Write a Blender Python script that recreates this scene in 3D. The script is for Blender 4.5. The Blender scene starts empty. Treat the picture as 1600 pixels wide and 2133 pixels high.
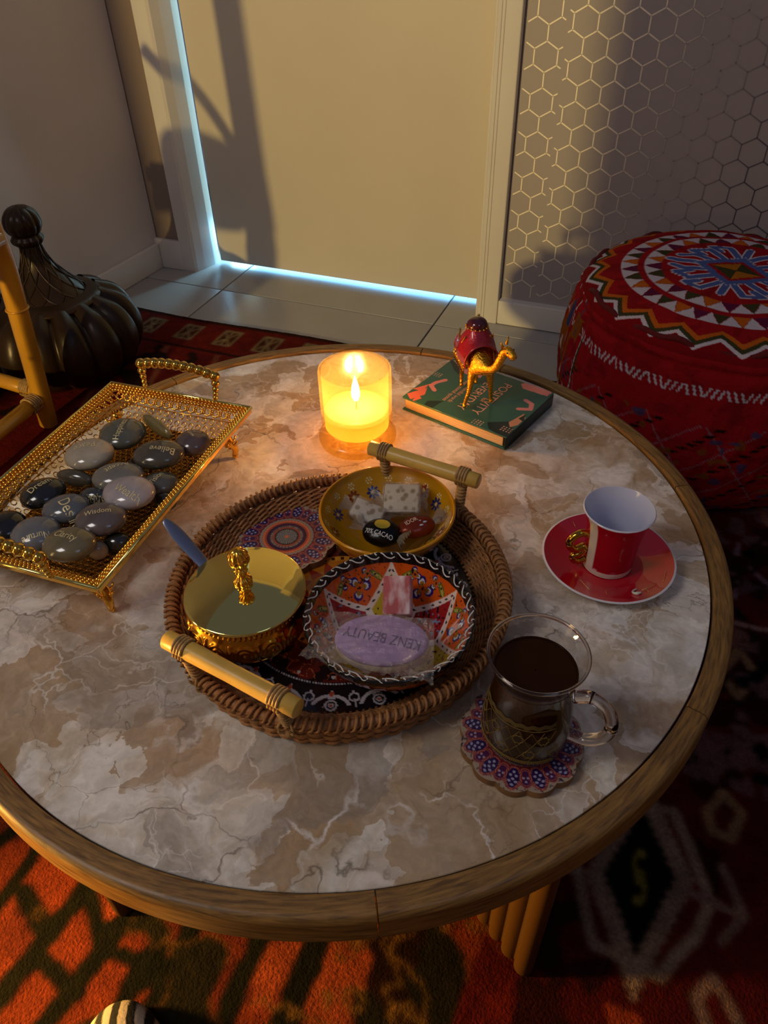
import bpy, math, random
import numpy as np
from mathutils import Vector, Matrix
random.seed(7); rng = np.random.default_rng(7)
PI = math.pi
C = bpy.context.scene.collection
SC = bpy.context.scene
TH = 0.39                     # height of the marble top

# ------------------------------------------------------------------ camera
F, PITCH, ROLL, YAW = 1570.15, 0.717291, -0.0253081, math.radians(22.5)
CAM = np.array([0.258, -0.502, 0.8993])
_cp, _sp = math.cos(PITCH), math.sin(PITCH)
_f = np.array([0, _cp, -_sp]); _r = np.array([1., 0, 0]); _u = np.cross(_r, _f)
_R = math.cos(ROLL)*_r + math.sin(ROLL)*_u; _U = -math.sin(ROLL)*_r + math.cos(ROLL)*_u
_Z = np.array([[math.cos(YAW), -math.sin(YAW), 0], [math.sin(YAW), math.cos(YAW), 0], [0, 0, 1]])
FW, RT, UP = _Z @ _f, _Z @ _R, _Z @ _U
def at(px, py, z):
    """photo pixel -> point on the horizontal plane z (where each thing stands in the room)"""
    d = FW + (px-800)/F*RT - (py-1066.5)/F*UP
    return CAM + d*((z-CAM[2])/d[2])
def aty(px, py, y):
    d = FW + (px-800)/F*RT - (py-1066.5)/F*UP
    return CAM + d*((y-CAM[1])/d[1])
cam = bpy.data.cameras.new('camera'); co = bpy.data.objects.new('camera', cam); C.objects.link(co)
cam.sensor_fit = 'HORIZONTAL'; cam.sensor_width = 36; cam.lens = F/1600*36; cam.clip_start = 0.01
co.matrix_world = Matrix(((RT[0], UP[0], -FW[0], CAM[0]), (RT[1], UP[1], -FW[1], CAM[1]), (RT[2], UP[2], -FW[2], CAM[2]), (0, 0, 0, 1)))
SC.camera = co

# ------------------------------------------------------------------ light
SC.view_settings.view_transform = 'Standard'; SC.view_settings.look = 'None'
SC.view_settings.gamma = 1; SC.view_settings.use_curve_mapping = False
SC.view_settings.exposure = 0.0
w = bpy.data.worlds.new('world'); SC.world = w; w.use_nodes = True
w.node_tree.nodes['Background'].inputs[0].default_value = (0.38, 0.41, 0.64, 1)
w.node_tree.nodes['Background'].inputs[1].default_value = 0.20
def lamp(name, kind, loc, power, col, size=0.05, rot=None, size_y=None):
    l = bpy.data.lights.new(name, kind); l.energy = power; l.color = col
    if kind == 'AREA':
        l.size = size
        if size_y: l.shape = 'RECTANGLE'; l.size_y = size_y
    else: l.shadow_soft_size = size
    o = bpy.data.objects.new(name, l); C.objects.link(o); o.location = loc
    if rot: o.rotation_euler = rot
    return o
def aim(o, tgt): o.rotation_euler = (Vector(tgt)-o.location).to_track_quat('-Z', 'Y').to_euler()
lamp('side_lamp_light', 'POINT', (-0.85, -2.2, 0.93), 200, (1.0, 0.72, 0.24), 0.03)      # warm lamp off to the left, shining past the added blocker slabs
a = lamp('floor_lamp_light', 'SPOT', (-0.68, -0.56, 0.25), 78.0, (1.0, 0.54, 0.10), 0.05); aim(a, (-0.05, -0.38, 0.17)); a.data.spot_size = math.radians(66); a.data.spot_blend = .6   # low shaded lamp beside the rug
a = lamp('window_light', 'AREA', (1.0, -0.84, 1.7), 1.3, (0.50, 0.68, 1.0), 0.5, size_y=0.7); aim(a, (0.25, 0.1, 0.3))
a = lamp('fill_light', 'AREA', (-0.60, -0.80, 1.6), 5.2, (1.0, 0.93, 0.88), 0.4, size_y=0.4); aim(a, (0.0, 0.0, 0.3))  # added soft fill to brighten the tabletop, not a lamp of the room
a = lamp('daylight_under_door', 'AREA', (-0.59, 1.372, 0.07), 3.6, (0.20, 0.58, 1.0), 0.82, size_y=0.10); aim(a, (-0.59, 1.25, 0.0))
lamp('daylight_beside_door', 'AREA', (-0.985, 1.42, 0.90), 4.2, (0.48, 0.88, 1.0), 0.06, rot=(math.radians(-90), 0, 0), size_y=1.8)

# ------------------------------------------------------------------ materials
def lin(h):
    if isinstance(h, str):
        h = h.lstrip('#'); c = [int(h[i:i+2], 16)/255 for i in (0, 2, 4)]
    else: c = h
    return tuple(x/12.92 if x <= 0.04045 else ((x+0.055)/1.055)**2.4 for x in c)
def newmat(name):
    m = bpy.data.materials.new(name); m.use_nodes = True
    return m, m.node_tree.nodes, m.node_tree.links, m.node_tree.nodes['Principled BSDF']
def mat(name, col, rough=0.5, metal=0.0, bump=0.0, bscale=200, var=0.0, vscale=20, spec=0.5, coat=0.0, trans=0.0, ior=1.45, sss=0.0, stretch=None, attr=False, coord='Object'):
    m, N, L, P = newmat(name)
    c = lin(col)
    P.inputs['Base Color'].default_value = (*c, 1); P.inputs['Roughness'].default_value = rough
    P.inputs['Metallic'].default_value = metal; P.inputs['Specular IOR Level'].default_value = spec
    P.inputs['Coat Weight'].default_value = coat; P.inputs['Transmission Weight'].default_value = trans
    P.inputs['IOR'].default_value = ior
    if sss: P.inputs['Subsurface Weight'].default_value = sss; P.inputs['Subsurface Radius'].default_value = (0.01, 0.006, 0.003)
    tc = N.new('ShaderNodeTexCoord'); mp = N.new('ShaderNodeMapping'); L.new(tc.outputs[coord], mp.inputs[0])
    if stretch: mp.inputs['Scale'].default_value = stretch
    src = None
    if attr:
        at_ = N.new('ShaderNodeAttribute'); at_.attribute_name = 'Col'; src = at_.outputs['Color']
    if var:
        n = N.new('ShaderNodeTexNoise'); n.inputs['Scale'].default_value = vscale; n.inputs['Detail'].default_value = 6
        L.new(mp.outputs[0], n.inputs['Vector'])
        mr = N.new('ShaderNodeMapRange'); mr.inputs[1].default_value = .3; mr.inputs[2].default_value = .7; mr.inputs[3].default_value = 1-var; mr.inputs[4].default_value = 1+var
        L.new(n.outputs['Fac'], mr.inputs[0])
        mx = N.new('ShaderNodeVectorMath'); mx.operation = 'SCALE'
        if src: L.new(src, mx.inputs[0])
        else: mx.inputs[0].default_value = c
        L.new(mr.outputs[0], mx.inputs['Scale']); src = mx.outputs[0]
    if src: L.new(src, P.inputs['Base Color'])
    if bump:
        n = N.new('ShaderNodeTexNoise'); n.inputs['Scale'].default_value = bscale; n.inputs['Detail'].default_value = 5
        L.new(mp.outputs[0], n.inputs['Vector'])
        b = N.new('ShaderNodeBump'); b.inputs['Strength'].default_value = bump; b.inputs['Distance'].default_value = 0.002
        L.new(n.outputs['Fac'], b.inputs['Height']); L.new(b.outputs[0], P.inputs['Normal'])
    return m
def wood(name, c1, c2, rough=0.4):
    m, N, L, P = newmat(name)
    uv = N.new('ShaderNodeAttribute'); uv.attribute_name = 'grain'
    n = N.new('ShaderNodeTexNoise'); n.inputs['Scale'].default_value = 1.0; n.inputs['Detail'].default_value = 8; n.inputs['Distortion'].default_value = .6
    L.new(uv.outputs['Vector'], n.inputs['Vector'])
    r = N.new('ShaderNodeValToRGB'); r.color_ramp.elements[0].position = .32; r.color_ramp.elements[1].position = .68
    r.color_ramp.elements[0].color = (*lin(c1), 1); r.color_ramp.elements[1].color = (*lin(c2), 1)
    L.new(n.outputs['Fac'], r.inputs[0]); L.new(r.outputs[0], P.inputs['Base Color']); P.inputs['Roughness'].default_value = rough
    b = N.new('ShaderNodeBump'); b.inputs['Strength'].default_value = .15; b.inputs['Distance'].default_value = .001
    L.new(n.outputs['Fac'], b.inputs['Height']); L.new(b.outputs[0], P.inputs['Normal'])
    return m
def marble():
    m, N, L, P = newmat('marble')
    tc = N.new('ShaderNodeTexCoord')
    def noise(scale, detail=8, dist=0., off=0., vec=None):
        n = N.new('ShaderNodeTexNoise'); n.inputs['Scale'].default_value = scale; n.inputs['Detail'].default_value = detail; n.inputs['Distortion'].default_value = dist
        mp = N.new('ShaderNodeMapping'); mp.inputs['Location'].default_value = (off, off*1.3, 0); L.new(vec or tc.outputs['Object'], mp.inputs[0]); L.new(mp.outputs[0], n.inputs['Vector'])
        return n
    # warped coordinates
    wn = noise(9, 5, 0, 3)
    sub = N.new('ShaderNodeVectorMath'); sub.operation = 'SUBTRACT'; L.new(wn.outputs['Color'], sub.inputs[0]); sub.inputs[1].default_value = (.5, .5, .5)
    sc = N.new('ShaderNodeVectorMath'); sc.operation = 'SCALE'; sc.inputs['Scale'].default_value = .10; L.new(sub.outputs[0], sc.inputs[0])
    ad = N.new('ShaderNodeVectorMath'); ad.operation = 'ADD'; L.new(tc.outputs['Object'], ad.inputs[0]); L.new(sc.outputs[0], ad.inputs[1])
    warped = ad.outputs[0]
    base = noise(13, 12, .3, 1, warped)
    r = N.new('ShaderNodeValToRGB'); e = r.color_ramp.elements
    e[0].position = .33; e[0].color = (*lin('#b8a387'), 1); e[1].position = .70; e[1].color = (*lin('#f0ece6'), 1)
    for p, c in ((.42, '#cbbda9'), (.48, '#dfd7cb'), (.53, '#d2c6b5'), (.60, '#e6e0d7')):
        k = e.new(p); k.color = (*lin(c), 1)
    L.new(base.outputs['Fac'], r.inputs[0])
    col = r.outputs[0]
    def mixc(fac, c, a):
        mx = N.new('ShaderNodeMix'); mx.data_type = 'RGBA'; L.new(fac, mx.inputs[0]); L.new(a, mx.inputs[6]); mx.inputs[7].default_value = (*lin(c), 1); return mx.outputs[2]
    def mul(a, b):
        mu = N.new('ShaderNodeMath'); mu.operation = 'MULTIPLY'; L.new(a, mu.inputs[0]); L.new(b, mu.inputs[1]); return mu.outputs[0]
    def rng_(src, a, b, lo=0., hi=1.):
        q = N.new('ShaderNodeMapRange'); q.inputs[1].default_value = a; q.inputs[2].default_value = b; q.inputs[3].default_value = lo; q.inputs[4].default_value = hi; L.new(src, q.inputs[0]); return q.outputs[0]
    # second, jagged warp for broken fragments
    wn2 = noise(38, 6, 0, 6); sub2 = N.new('ShaderNodeVectorMath'); sub2.operation = 'SUBTRACT'; L.new(wn2.outputs['Color'], sub2.inputs[0]); sub2.inputs[1].default_value = (.5, .5, .5)
    sc2 = N.new('ShaderNodeVectorMath'); sc2.operation = 'SCALE'; sc2.inputs['Scale'].default_value = .045; L.new(sub2.outputs[0], sc2.inputs[0])
    ad2 = N.new('ShaderNodeVectorMath'); ad2.operation = 'ADD'; L.new(warped, ad2.inputs[0]); L.new(sc2.outputs[0], ad2.inputs[1]); jag = ad2.outputs[0]
    for sc_, off, thr, amt, c in ((14, 2, .62, .75, '#a98a64'), (26, 8, .66, .6, '#b3946c'), (20, 15, .70, .6, '#eeeae4'), (9, 21, .74, .5, '#8f8378')):
        v = N.new('ShaderNodeTexVoronoi'); v.inputs['Scale'].default_value = sc_; mp = N.new('ShaderNodeMapping'); mp.inputs['Location'].default_value = (off, off, off); L.new(jag, mp.inputs[0]); L.new(mp.outputs[0], v.inputs['Vector'])
        cell = N.new('ShaderNodeSeparateColor'); L.new(v.outputs['Color'], cell.inputs[0])
        g = noise(6, 8, .4, off+3, jag)
        col = mixc(mul(rng_(cell.outputs[0], thr, thr+.03, 0, amt), rng_(g.outputs['Fac'], .47, .53)), c, col)
    for sc_, wd, c, st, off in ((7, .022, '#f4f1ec', .8, 0), (13, .020, '#efeae2', .7, 5), (27, .03, '#f0ece6', .5, 17), (5.5, .009, '#5e4a36', .7, 11), (16, .010, '#6e583f', .6, 27)):
        vv = N.new('ShaderNodeTexVoronoi'); vv.feature = 'DISTANCE_TO_EDGE'; vv.inputs['Scale'].default_value = sc_
        mp = N.new('ShaderNodeMapping'); mp.inputs['Location'].default_value = (off, off, off); L.new(jag, mp.inputs[0]); L.new(mp.outputs[0], vv.inputs['Vector'])
        g = noise(9, 6, .6, off+20)
        col = mixc(mul(rng_(vv.outputs['Distance'], 0, wd, st, 0), rng_(g.outputs['Fac'], .5, .6)), c, col)
    fine = noise(90, 10, .3, 30, jag); fm = N.new('ShaderNodeMapRange'); fm.inputs[1].default_value = .35; fm.inputs[2].default_value = .65; fm.inputs[3].default_value = .86; fm.inputs[4].default_value = 1.08
    L.new(fine.outputs['Fac'], fm.inputs[0])
    s = N.new('ShaderNodeVectorMath'); s.operation = 'SCALE'; L.new(col, s.inputs[0]); L.new(fm.outputs[0], s.inputs['Scale'])
    L.new(s.outputs[0], P.inputs['Base Color']); P.inputs['Roughness'].default_value = .22; P.inputs['Specular IOR Level'].default_value = .5
    b = N.new('ShaderNodeBump'); b.inputs['Strength'].default_value = .10; b.inputs['Distance'].default_value = .001; L.new(fine.outputs['Fac'], b.inputs['Height']); L.new(b.outputs[0], P.inputs['Normal'])
    return m
def glass(name, col=(1, 1, 1), rough=0.0, ior=1.45):
    m, N, L, P = newmat(name); out = N['Material Output']
    g = N.new('ShaderNodeBsdfGlass'); g.inputs['Color'].default_value = (*col, 1); g.inputs['Roughness'].default_value = rough; g.inputs['IOR'].default_value = ior
    L.new(g.outputs[0], out.inputs[0]); return m
def film(name, amount=0.12, rough=0.08, tint=(1, 1, 1)):
    m, N, L, P = newmat(name); out = N['Material Output']
    t = N.new('ShaderNodeBsdfTransparent'); t.inputs[0].default_value = (*tint, 1)
    g = N.new('ShaderNodeBsdfGlossy'); g.inputs['Roughness'].default_value = rough
    lw = N.new('ShaderNodeLayerWeight'); lw.inputs[0].default_value = .35
    mr = N.new('ShaderNodeMapRange'); mr.inputs[3].default_value = amount; mr.inputs[4].default_value = .75; L.new(lw.outputs['Facing'], mr.inputs[0])
    mx = N.new('ShaderNodeMixShader'); L.new(mr.outputs[0], mx.inputs[0]); L.new(t.outputs[0], mx.inputs[1]); L.new(g.outputs[0], mx.inputs[2])
    n = N.new('ShaderNodeTexNoise'); n.inputs['Scale'].default_value = 90; b = N.new('ShaderNodeBump'); b.inputs['Strength'].default_value = .5; b.inputs['Distance'].default_value = .002
    L.new(n.outputs['Fac'], b.inputs['Height']); L.new(b.outputs[0], g.inputs['Normal'])
    L.new(mx.outputs[0], out.inputs[0]); return m
def frosted(name, col, clear=.35, coldiff=None, clearcol=None):
    """frosted translucent glass or wax: light passes and glows through it"""
    m, N, L, P = newmat(name); out = N['Material Output']
    tr = N.new('ShaderNodeBsdfTranslucent'); tr.inputs[0].default_value = (*col, 1)
    df = N.new('ShaderNodeBsdfDiffuse'); df.inputs[0].default_value = (*(coldiff or col), 1)
    tp = N.new('ShaderNodeBsdfTransparent'); tp.inputs[0].default_value = (*(clearcol or col), 1)
    gl = N.new('ShaderNodeBsdfGlossy'); gl.inputs['Roughness'].default_value = .15
    a1 = N.new('ShaderNodeMixShader'); a1.inputs[0].default_value = .35; L.new(tr.outputs[0], a1.inputs[1]); L.new(df.outputs[0], a1.inputs[2])
    a2 = N.new('ShaderNodeMixShader'); a2.inputs[0].default_value = clear; L.new(a1.outputs[0], a2.inputs[1]); L.new(tp.outputs[0], a2.inputs[2])
    a3 = N.new('ShaderNodeMixShader'); a3.inputs[0].default_value = .05; L.new(a2.outputs[0], a3.inputs[1]); L.new(gl.outputs[0], a3.inputs[2])
    L.new(a3.outputs[0], out.inputs[0]); return m
def emis(name, col, s):
    m, N, L, P = newmat(name); P.inputs['Base Color'].default_value = (0, 0, 0, 1)
    P.inputs['Emission Color'].default_value = (*col, 1); P.inputs['Emission Strength'].default_value = s; return m

# ------------------------------------------------------------------ mesh helpers
class G:
    def __init__(s): s.v = []; s.f = []; s.n = 0; s.c = []
    def add(s, v, f, col=None):
        v = np.asarray(v, float)
        s.f += [tuple(i+s.n for i in q) for q in f]; s.v.append(v); s.n += len(v)
        s.c.append(np.tile(np.array(col if col is not None else (1, 1, 1), float), (len(v), 1)) if (col is None or np.ndim(col) == 1) else np.asarray(col))
        return s
    def obj(s, name, m, parent=None, **k): return mk(name, np.concatenate(s.v), s.f, m, parent, col=np.concatenate(s.c) if k.pop('usecol', False) else None, **k)
def mk(name, v, f, m, parent=None, smooth=True, col=None, label=None, kind=None, grain=None, loc=None, rot=None, auto=None):
    v = np.asarray(v, float); me = bpy.data.meshes.new(name)
    me.from_pydata(v.tolist(), [], [tuple(int(i) for i in q) for q in f]) if len(f) < 60000 else fast(me, v, f)
    me.materials.append(m)
    if smooth: me.polygons.foreach_set('use_smooth', np.ones(len(me.polygons), bool))
    if smooth and auto is not None: me.set_sharp_from_angle(angle=math.radians(auto))
    if col is not None:
        a_ = me.color_attributes.new('Col', 'FLOAT_COLOR', 'POINT'); a_.data.foreach_set('color', np.c_[np.clip(col, 0, 1), np.ones(len(v))].astype('f').ravel())
    if grain is not None:
        a_ = me.attributes.new('grain', 'FLOAT_VECTOR', 'POINT'); a_.data.foreach_set('vector', np.asarray(grain, 'f').ravel())
    me.update()
    o = bpy.data.objects.new(name, me); C.objects.link(o)
    if parent: o.parent = parent
    if label: o['label'] = label
    if kind: o['kind'] = kind
    if loc is not None: o.location = loc
    if rot is not None: o.rotation_euler = rot
    return o
def fast(me, v, f):
    f = np.asarray(f, np.int32); me.vertices.add(len(v)); me.vertices.foreach_set('co', v.astype('f').ravel())
    k = f.shape[1]; me.loops.add(f.size); me.loops.foreach_set('vertex_index', f.ravel()); me.polygons.add(len(f))
    me.polygons.foreach_set('loop_start', np.arange(0, f.size, k, dtype=np.int32)); me.validate()
def thing(name, label, cat, loc=(0, 0, 0), rz=0, group=None):
    o = bpy.data.objects.new(name, None); o.empty_display_size = .02; C.objects.link(o); o.location = loc; o.rotation_euler = (0, 0, rz)
    o['label'] = label; o['category'] = cat
    if group: o['group'] = group
    return o
def tag(o, label, cat, group=None, kind=None):
    o['label'] = label; o['category'] = cat
    if group: o['group'] = group
    if kind: o['kind'] = kind
    return o
def struct(o): o['kind'] = 'structure'; return o
def gridf(n, m, wrap=False, off=0):
    i = np.arange(n-1)[:, None]; j = np.arange(m if wrap else m-1)[None, :]; j2 = (j+1) % m
    return np.stack([i*m+j+0*j2, i*m+j2, (i+1)*m+j2, (i+1)*m+j], -1).reshape(-1, 4)+off
def box(c, s, rz=0, bev=0):
    x, y, z = np.array(s)/2.
    if bev <= 0:
        v = np.array([(a*x, b*y, d*z) for a in (-1, 1) for b in (-1, 1) for d in (-1, 1)])
        f = [(0, 1, 3, 2), (4, 6, 7, 5), (0, 4, 5, 1), (2, 3, 7, 6), (0, 2, 6, 4), (1, 5, 7, 3)]
    else:
        b = min(bev, x*.99, y*.99, z*.99); rings = []
        def ring(ex, ey, zz, k=4):
            p = []
            for q, (sx, sy) in enumerate(((1, 1), (-1, 1), (-1, -1), (1, -1))):
                for t in range(k):
                    a_ = q*PI/2+t/(k-1)*PI/2; p.append((sx*(x-b)+math.cos(a_)*ex, sy*(y-b)+math.sin(a_)*ey, zz))
            return p
        for t in range(4):
            a_ = -PI/2+t/3*PI/2; rings.append(ring(b*math.cos(a_)+1e-6, b*math.cos(a_)+1e-6, -z+b+b*math.sin(a_)))
        for t in range(4):
            a_ = t/3*PI/2; rings.append(ring(b*math.cos(a_)+1e-6, b*math.cos(a_)+1e-6, z-b+b*math.sin(a_)))
        v = np.array(rings).reshape(-1, 3); k = 16
        f = [tuple(q) for q in gridf(8, k, True)]; f += [tuple(range(k-1, -1, -1)), tuple(range(7*k, 8*k))]
    ca, sa = math.cos(rz), math.sin(rz)
    v = np.c_[v[:, 0]*ca-v[:, 1]*sa, v[:, 0]*sa+v[:, 1]*ca, v[:, 2]]+np.array(c)
    return v, f
def lathe(prof, n=48, lobes=None, closed=False, c=(0, 0, 0), cap0=False, cap1=False):
    prof = np.array(prof, float); T = np.arange(n)/n*2*PI
    R = np.repeat(prof[:, :1], n, 1); Z = np.repeat(prof[:, 1:2], n, 1)
    if lobes is not None: R, Z = lobes(R, Z, T[None, :].repeat(len(prof), 0))
    v = np.stack([R*np.cos(T)+c[0], R*np.sin(T)+c[1], Z+c[2]], -1).reshape(-1, 3); f = [tuple(q) for q in gridf(len(prof), n, True)]
    k = len(prof)
    if closed: f += [(n*(k-1)+j, n*(k-1)+(j+1) % n, (j+1) % n, j) for j in range(n)]
    if cap0: f.append(tuple(range(n-1, -1, -1)))
    if cap1: f.append(tuple(range((k-1)*n, k*n)))
    return v, f
def tube(P, r, n=8, closed=False, caps=True):
    P = np.asarray(P, float); k = len(P); r = np.asarray(r, float)
    if r.ndim: r = np.interp(np.linspace(0, 1, k), np.linspace(0, 1, len(r)), r)
    r = np.broadcast_to(r, (k,))
    if closed: T = np.roll(P, -1, 0)-np.roll(P, 1, 0)
    else: T = np.gradient(P, axis=0)
    T /= np.linalg.norm(T, axis=1)[:, None]+1e-12
    ref = np.array([0, 0, 1.]) if abs(T[:, 2]).mean() < .8 else np.array([1., 0, 0])
    A = np.cross(T, ref); A /= np.linalg.norm(A, axis=1)[:, None]+1e-9; B = np.cross(T, A)
    a_ = np.arange(n)/n*2*PI
    v = (P[:, None]+r[:, None, None]*(np.cos(a_)[None, :, None]*A[:, None]+np.sin(a_)[None, :, None]*B[:, None])).reshape(-1, 3)
    f = [tuple(q) for q in gridf(k, n, True)]
    if closed: f += [((k-1)*n+j, (k-1)*n+(j+1) % n, (j+1) % n, j) for j in range(n)]
    elif caps: f += [tuple(range(n-1, -1, -1)), tuple(range((k-1)*n, k*n))]
    return v, f
def sphere(c, r, n=10, m=7, sq=(1, 1, 1)):
    th = np.linspace(.0001, PI-.0001, m); prof = np.c_[np.sin(th), -np.cos(th)]
    v, f = lathe(prof, n); return v*np.array(sq)*r+np.array(c), f
def torus(c, R, r, n=12, m=5, M=None):
    T = np.arange(n)/n*2*PI; v, f = tube(np.c_[R*np.cos(T), R*np.sin(T), 0*T], r, m, closed=True)
    if M is not None: v = v @ np.asarray(M).T
    return v+np.array(c), f
def rotm(rx=0, ry=0, rz=0): return np.array(Matrix.Rotation(rz, 3, 'Z') @ Matrix.Rotation(ry, 3, 'Y') @ Matrix.Rotation(rx, 3, 'X'))
def spline(P, n=40, closed=False):
    P = np.asarray(P, float); k = len(P); out = []
    segs = k if closed else k-1
    for i in range(segs):
        p0 = P[(i-1) % k] if (closed or i > 0) else 2*P[0]-P[1]; p1 = P[i]; p2 = P[(i+1) % k]; p3 = P[(i+2) % k] if (closed or i+2 < k) else 2*P[-1]-P[-2]
        for t in np.arange(0, 1, segs/n):
            out.append(.5*(2*p1+(p2-p0)*t+(2*p0-5*p1+4*p2-p3)*t*t+(3*p1-p0-3*p2+p3)*t**3))
    if not closed: out.append(P[-1])
    return np.array(out)
def vn(p, s=1., seed=0):
    """cheap smooth value noise for arrays (n,2)"""
    p = np.asarray(p)*s; i = np.floor(p).astype(np.int64); f = p-i; f = f*f*(3-2*f)
    def h(a, b):
        x = (a*374761393+b*668265263+seed*982451653) & 0x7fffffff; x = ((x ^ (x >> 13))*1274126177) & 0x7fffffff
        return ((x ^ (x >> 16)) & 0xffff)/65535.
    a, b = i[:, 0], i[:, 1]
    return (h(a, b)*(1-f[:, 0])+h(a+1, b)*f[:, 0])*(1-f[:, 1])+(h(a, b+1)*(1-f[:, 0])+h(a+1, b+1)*f[:, 0])*f[:, 1]
def _rt(p, a): p = np.asarray(p); return np.c_[p[:, 0]*math.cos(a)-p[:, 1]*math.sin(a)+a*3.1, p[:, 0]*math.sin(a)+p[:, 1]*math.cos(a)+a*1.7]
def fbm(p, s=1., seed=0, o=4): return sum(vn(_rt(p, .6+k*.9+seed), s*2**k, seed+k)*.5**k for k in range(o))/sum(.5**k for k in range(o))
def put(c, mask, col, a=1.):
    mask = np.clip(np.asarray(mask, float)*a, 0, 1)[:, None]; c[:] = c*(1-mask)+np.array(lin(col))*mask
def segd(p, a, b):
    a = np.asarray(a, float)[:2]; b = np.asarray(b, float)[:2]; d = b-a; t = np.clip(((p-a)@d)/(d@d+1e-12), 0, 1); return np.hypot(*(p-a-t[:, None]*d).T)
def inpoly(p, poly):
    poly = np.asarray(poly, float)[:, :2]; x, y = p[:, 0], p[:, 1]; r = np.zeros(len(p), bool); k = len(poly)
    for i in range(k):
        x1, y1 = poly[i]; x2, y2 = poly[(i+1) % k]
        if y1 != y2: r ^= ((y1 > y) != (y2 > y)) & (x < (x2-x1)*(y-y1)/(y2-y1)+x1)
    return r
def polyd(p, poly, closed=False):
    k = len(poly); return np.min([segd(p, poly[i], poly[(i+1) % k]) for i in range(k if closed else k-1)], axis=0)
_tc = {}
def textmesh(s):
    if s in _tc: return _tc[s]
    cu = bpy.data.curves.new('t', 'FONT'); cu.body = s; cu.resolution_u = 3; o = bpy.data.objects.new('t', cu); C.objects.link(o)
    dg = bpy.context.evaluated_depsgraph_get(); me = o.evaluated_get(dg).to_mesh()
    v = np.array([x.co[:] for x in me.vertices]); f = [tuple(p.vertices) for p in me.polygons]
    o.evaluated_get(dg).to_mesh_clear(); bpy.data.objects.remove(o); bpy.data.curves.remove(cu)
    v[:, 0] -= v[:, 0].min(); wd = v[:, 0].max(); _tc[s] = (v, f, wd); return _tc[s]
def text2d(s, p0, p1, hscale=1.):
    """text laid from p0 to p1 (xy arrays); returns xy verts and faces"""
    v, f, wd = textmesh(s); p0 = np.array(p0[:2]); p1 = np.array(p1[:2]); d = p1-p0; k = np.hypot(*d)/wd; d = d/np.hypot(*d); n = np.array([-d[1], d[0]])
    return p0+v[:, :1]*k*d+(v[:, 1:2]-.35)*k*hscale*n, f

# ------------------------------------------------------------------ shared materials
M_gold = mat('gold_plate', '#f5b94a', .14, 1, bump=.15, bscale=60)
M_gold_s = mat('polished_gold', '#f2dc80', .06, 1)
M_goldpaint = mat('gold_paint', '#e0c074', .35, .6)
M_white = mat('white_paint', '#d8d2cc', .55, bump=.05, bscale=90, var=.03, vscale=6)
M_bamboo = mat('bamboo', '#c9a24c', .35, var=.16, vscale=30, stretch=(1, 1, 1), bump=.08, bscale=80)
M_rattan = mat('rattan', '#96663a', .5, var=.3, vscale=120, bump=.4, bscale=400)
M_rattan_l = mat('rattan_binding', '#a88452', .5, var=.25, vscale=150, bump=.3, bscale=400)
M_attr = mat('painted_pattern', '#ffffff', .35, attr=True, bump=.05, bscale=300)
M_glaze = mat('glazed_pattern', '#ffffff', .12, attr=True, coat=.6)

# ================================================================== SETTING
YD, YF, XW = 1.311, 1.219, -1.153
wallm = mat('wall_paint', '#cfc7c2', .7, var=.04, vscale=5, bump=.1, bscale=150)
# floor: slab with tiles as parts
flo = struct(mk('floor', *box((-.1, -.35, -.03), (4.6, 4.6, .05)), mat('grout', '#6d6a68', .8), smooth=False))
tm = mat('floor_tile_porcelain', '#a5a3a2', .28, var=.06, vscale=8)
gx, gy = 0.616, 0.616
tile_me = None; n = 0
for i in range(-4, 3):
    for j in range(-5, 1):
        x0 = -.284+i*gx; y1 = 1.165+j*gy+.0
        cx, cy = x0+gx/2, y1-gy/2
        if cx < -2.2 or cx > 1.9 or cy < -1.2: continue
        if cy > .6 or n == 0 or True:
            if tile_me is None:
                o = mk('tile', *box((0, 0, -.0026), (gx-.004, gy-.004, .005), bev=.0012), tm, flo, auto=40); tile_me = o.data; o.location = (cx, cy, 0)
            else:
                o = bpy.data.objects.new('tile', tile_me); C.objects.link(o); o.parent = flo; o.location = (cx, cy, 0)
            n += 1
tm2 = None
for i in range(-4, 3):
    x0 = -.284+i*gx
    if tm2 is None: o = mk('tile', *box((0, 0, -.0026), (gx-.004, .6, .005), bev=.0012), tm, flo, auto=40); tm2 = o.data
    else: o = bpy.data.objects.new('tile', tm2); C.objects.link(o); o.parent = flo
    o.location = (x0+gx/2, 1.165+.002+.3, 0)
# walls, and two slabs added to block the side lamp
struct(mk('wall_left', *box((-.05, -1.60, 1.2), (.1, 3.2, 2.4)), wallm, smooth=False, loc=(XW, 1.25, 0), rot=(0, 0, math.radians(-4.5))))
struct(mk('wall_back', *box(((XW-1.062)/2-.05, YF+.085, 1.2), (abs(XW+1.062)+.1, .1, 2.4)), mat('brown_wall_strip', '#8f7d72', .7), smooth=False))
struct(mk('light_blocker', *box((.8055, -.98, 1.2), (2.669, .08, 2.4)), wallm, smooth=False))  # added unseen slab, cuts the side lamp's beam across the panel
struct(mk('light_blocker', *box((-1.16, -.98, 1.2), (.43, .08, 2.4)), wallm, smooth=False))  # added unseen slab, keeps the side lamp off the left wall
struct(mk('wall_right', *box((2.15, .2, 1.2), (.1, 2.6, 2.4)), wallm, smooth=False))
struct(mk('baseboard_left', *box((.006, -1.2, .036), (.012, 2.38, .072), bev=.003), M_white, auto=40, loc=(XW, 1.25, 0), rot=(0, 0, math.radians(-4.5))))
struct(mk('baseboard_back', *box(((XW-1.075)/2+.0, YF+.028, .042), (.085, .014, .084), bev=.003), M_white, auto=40))
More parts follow.
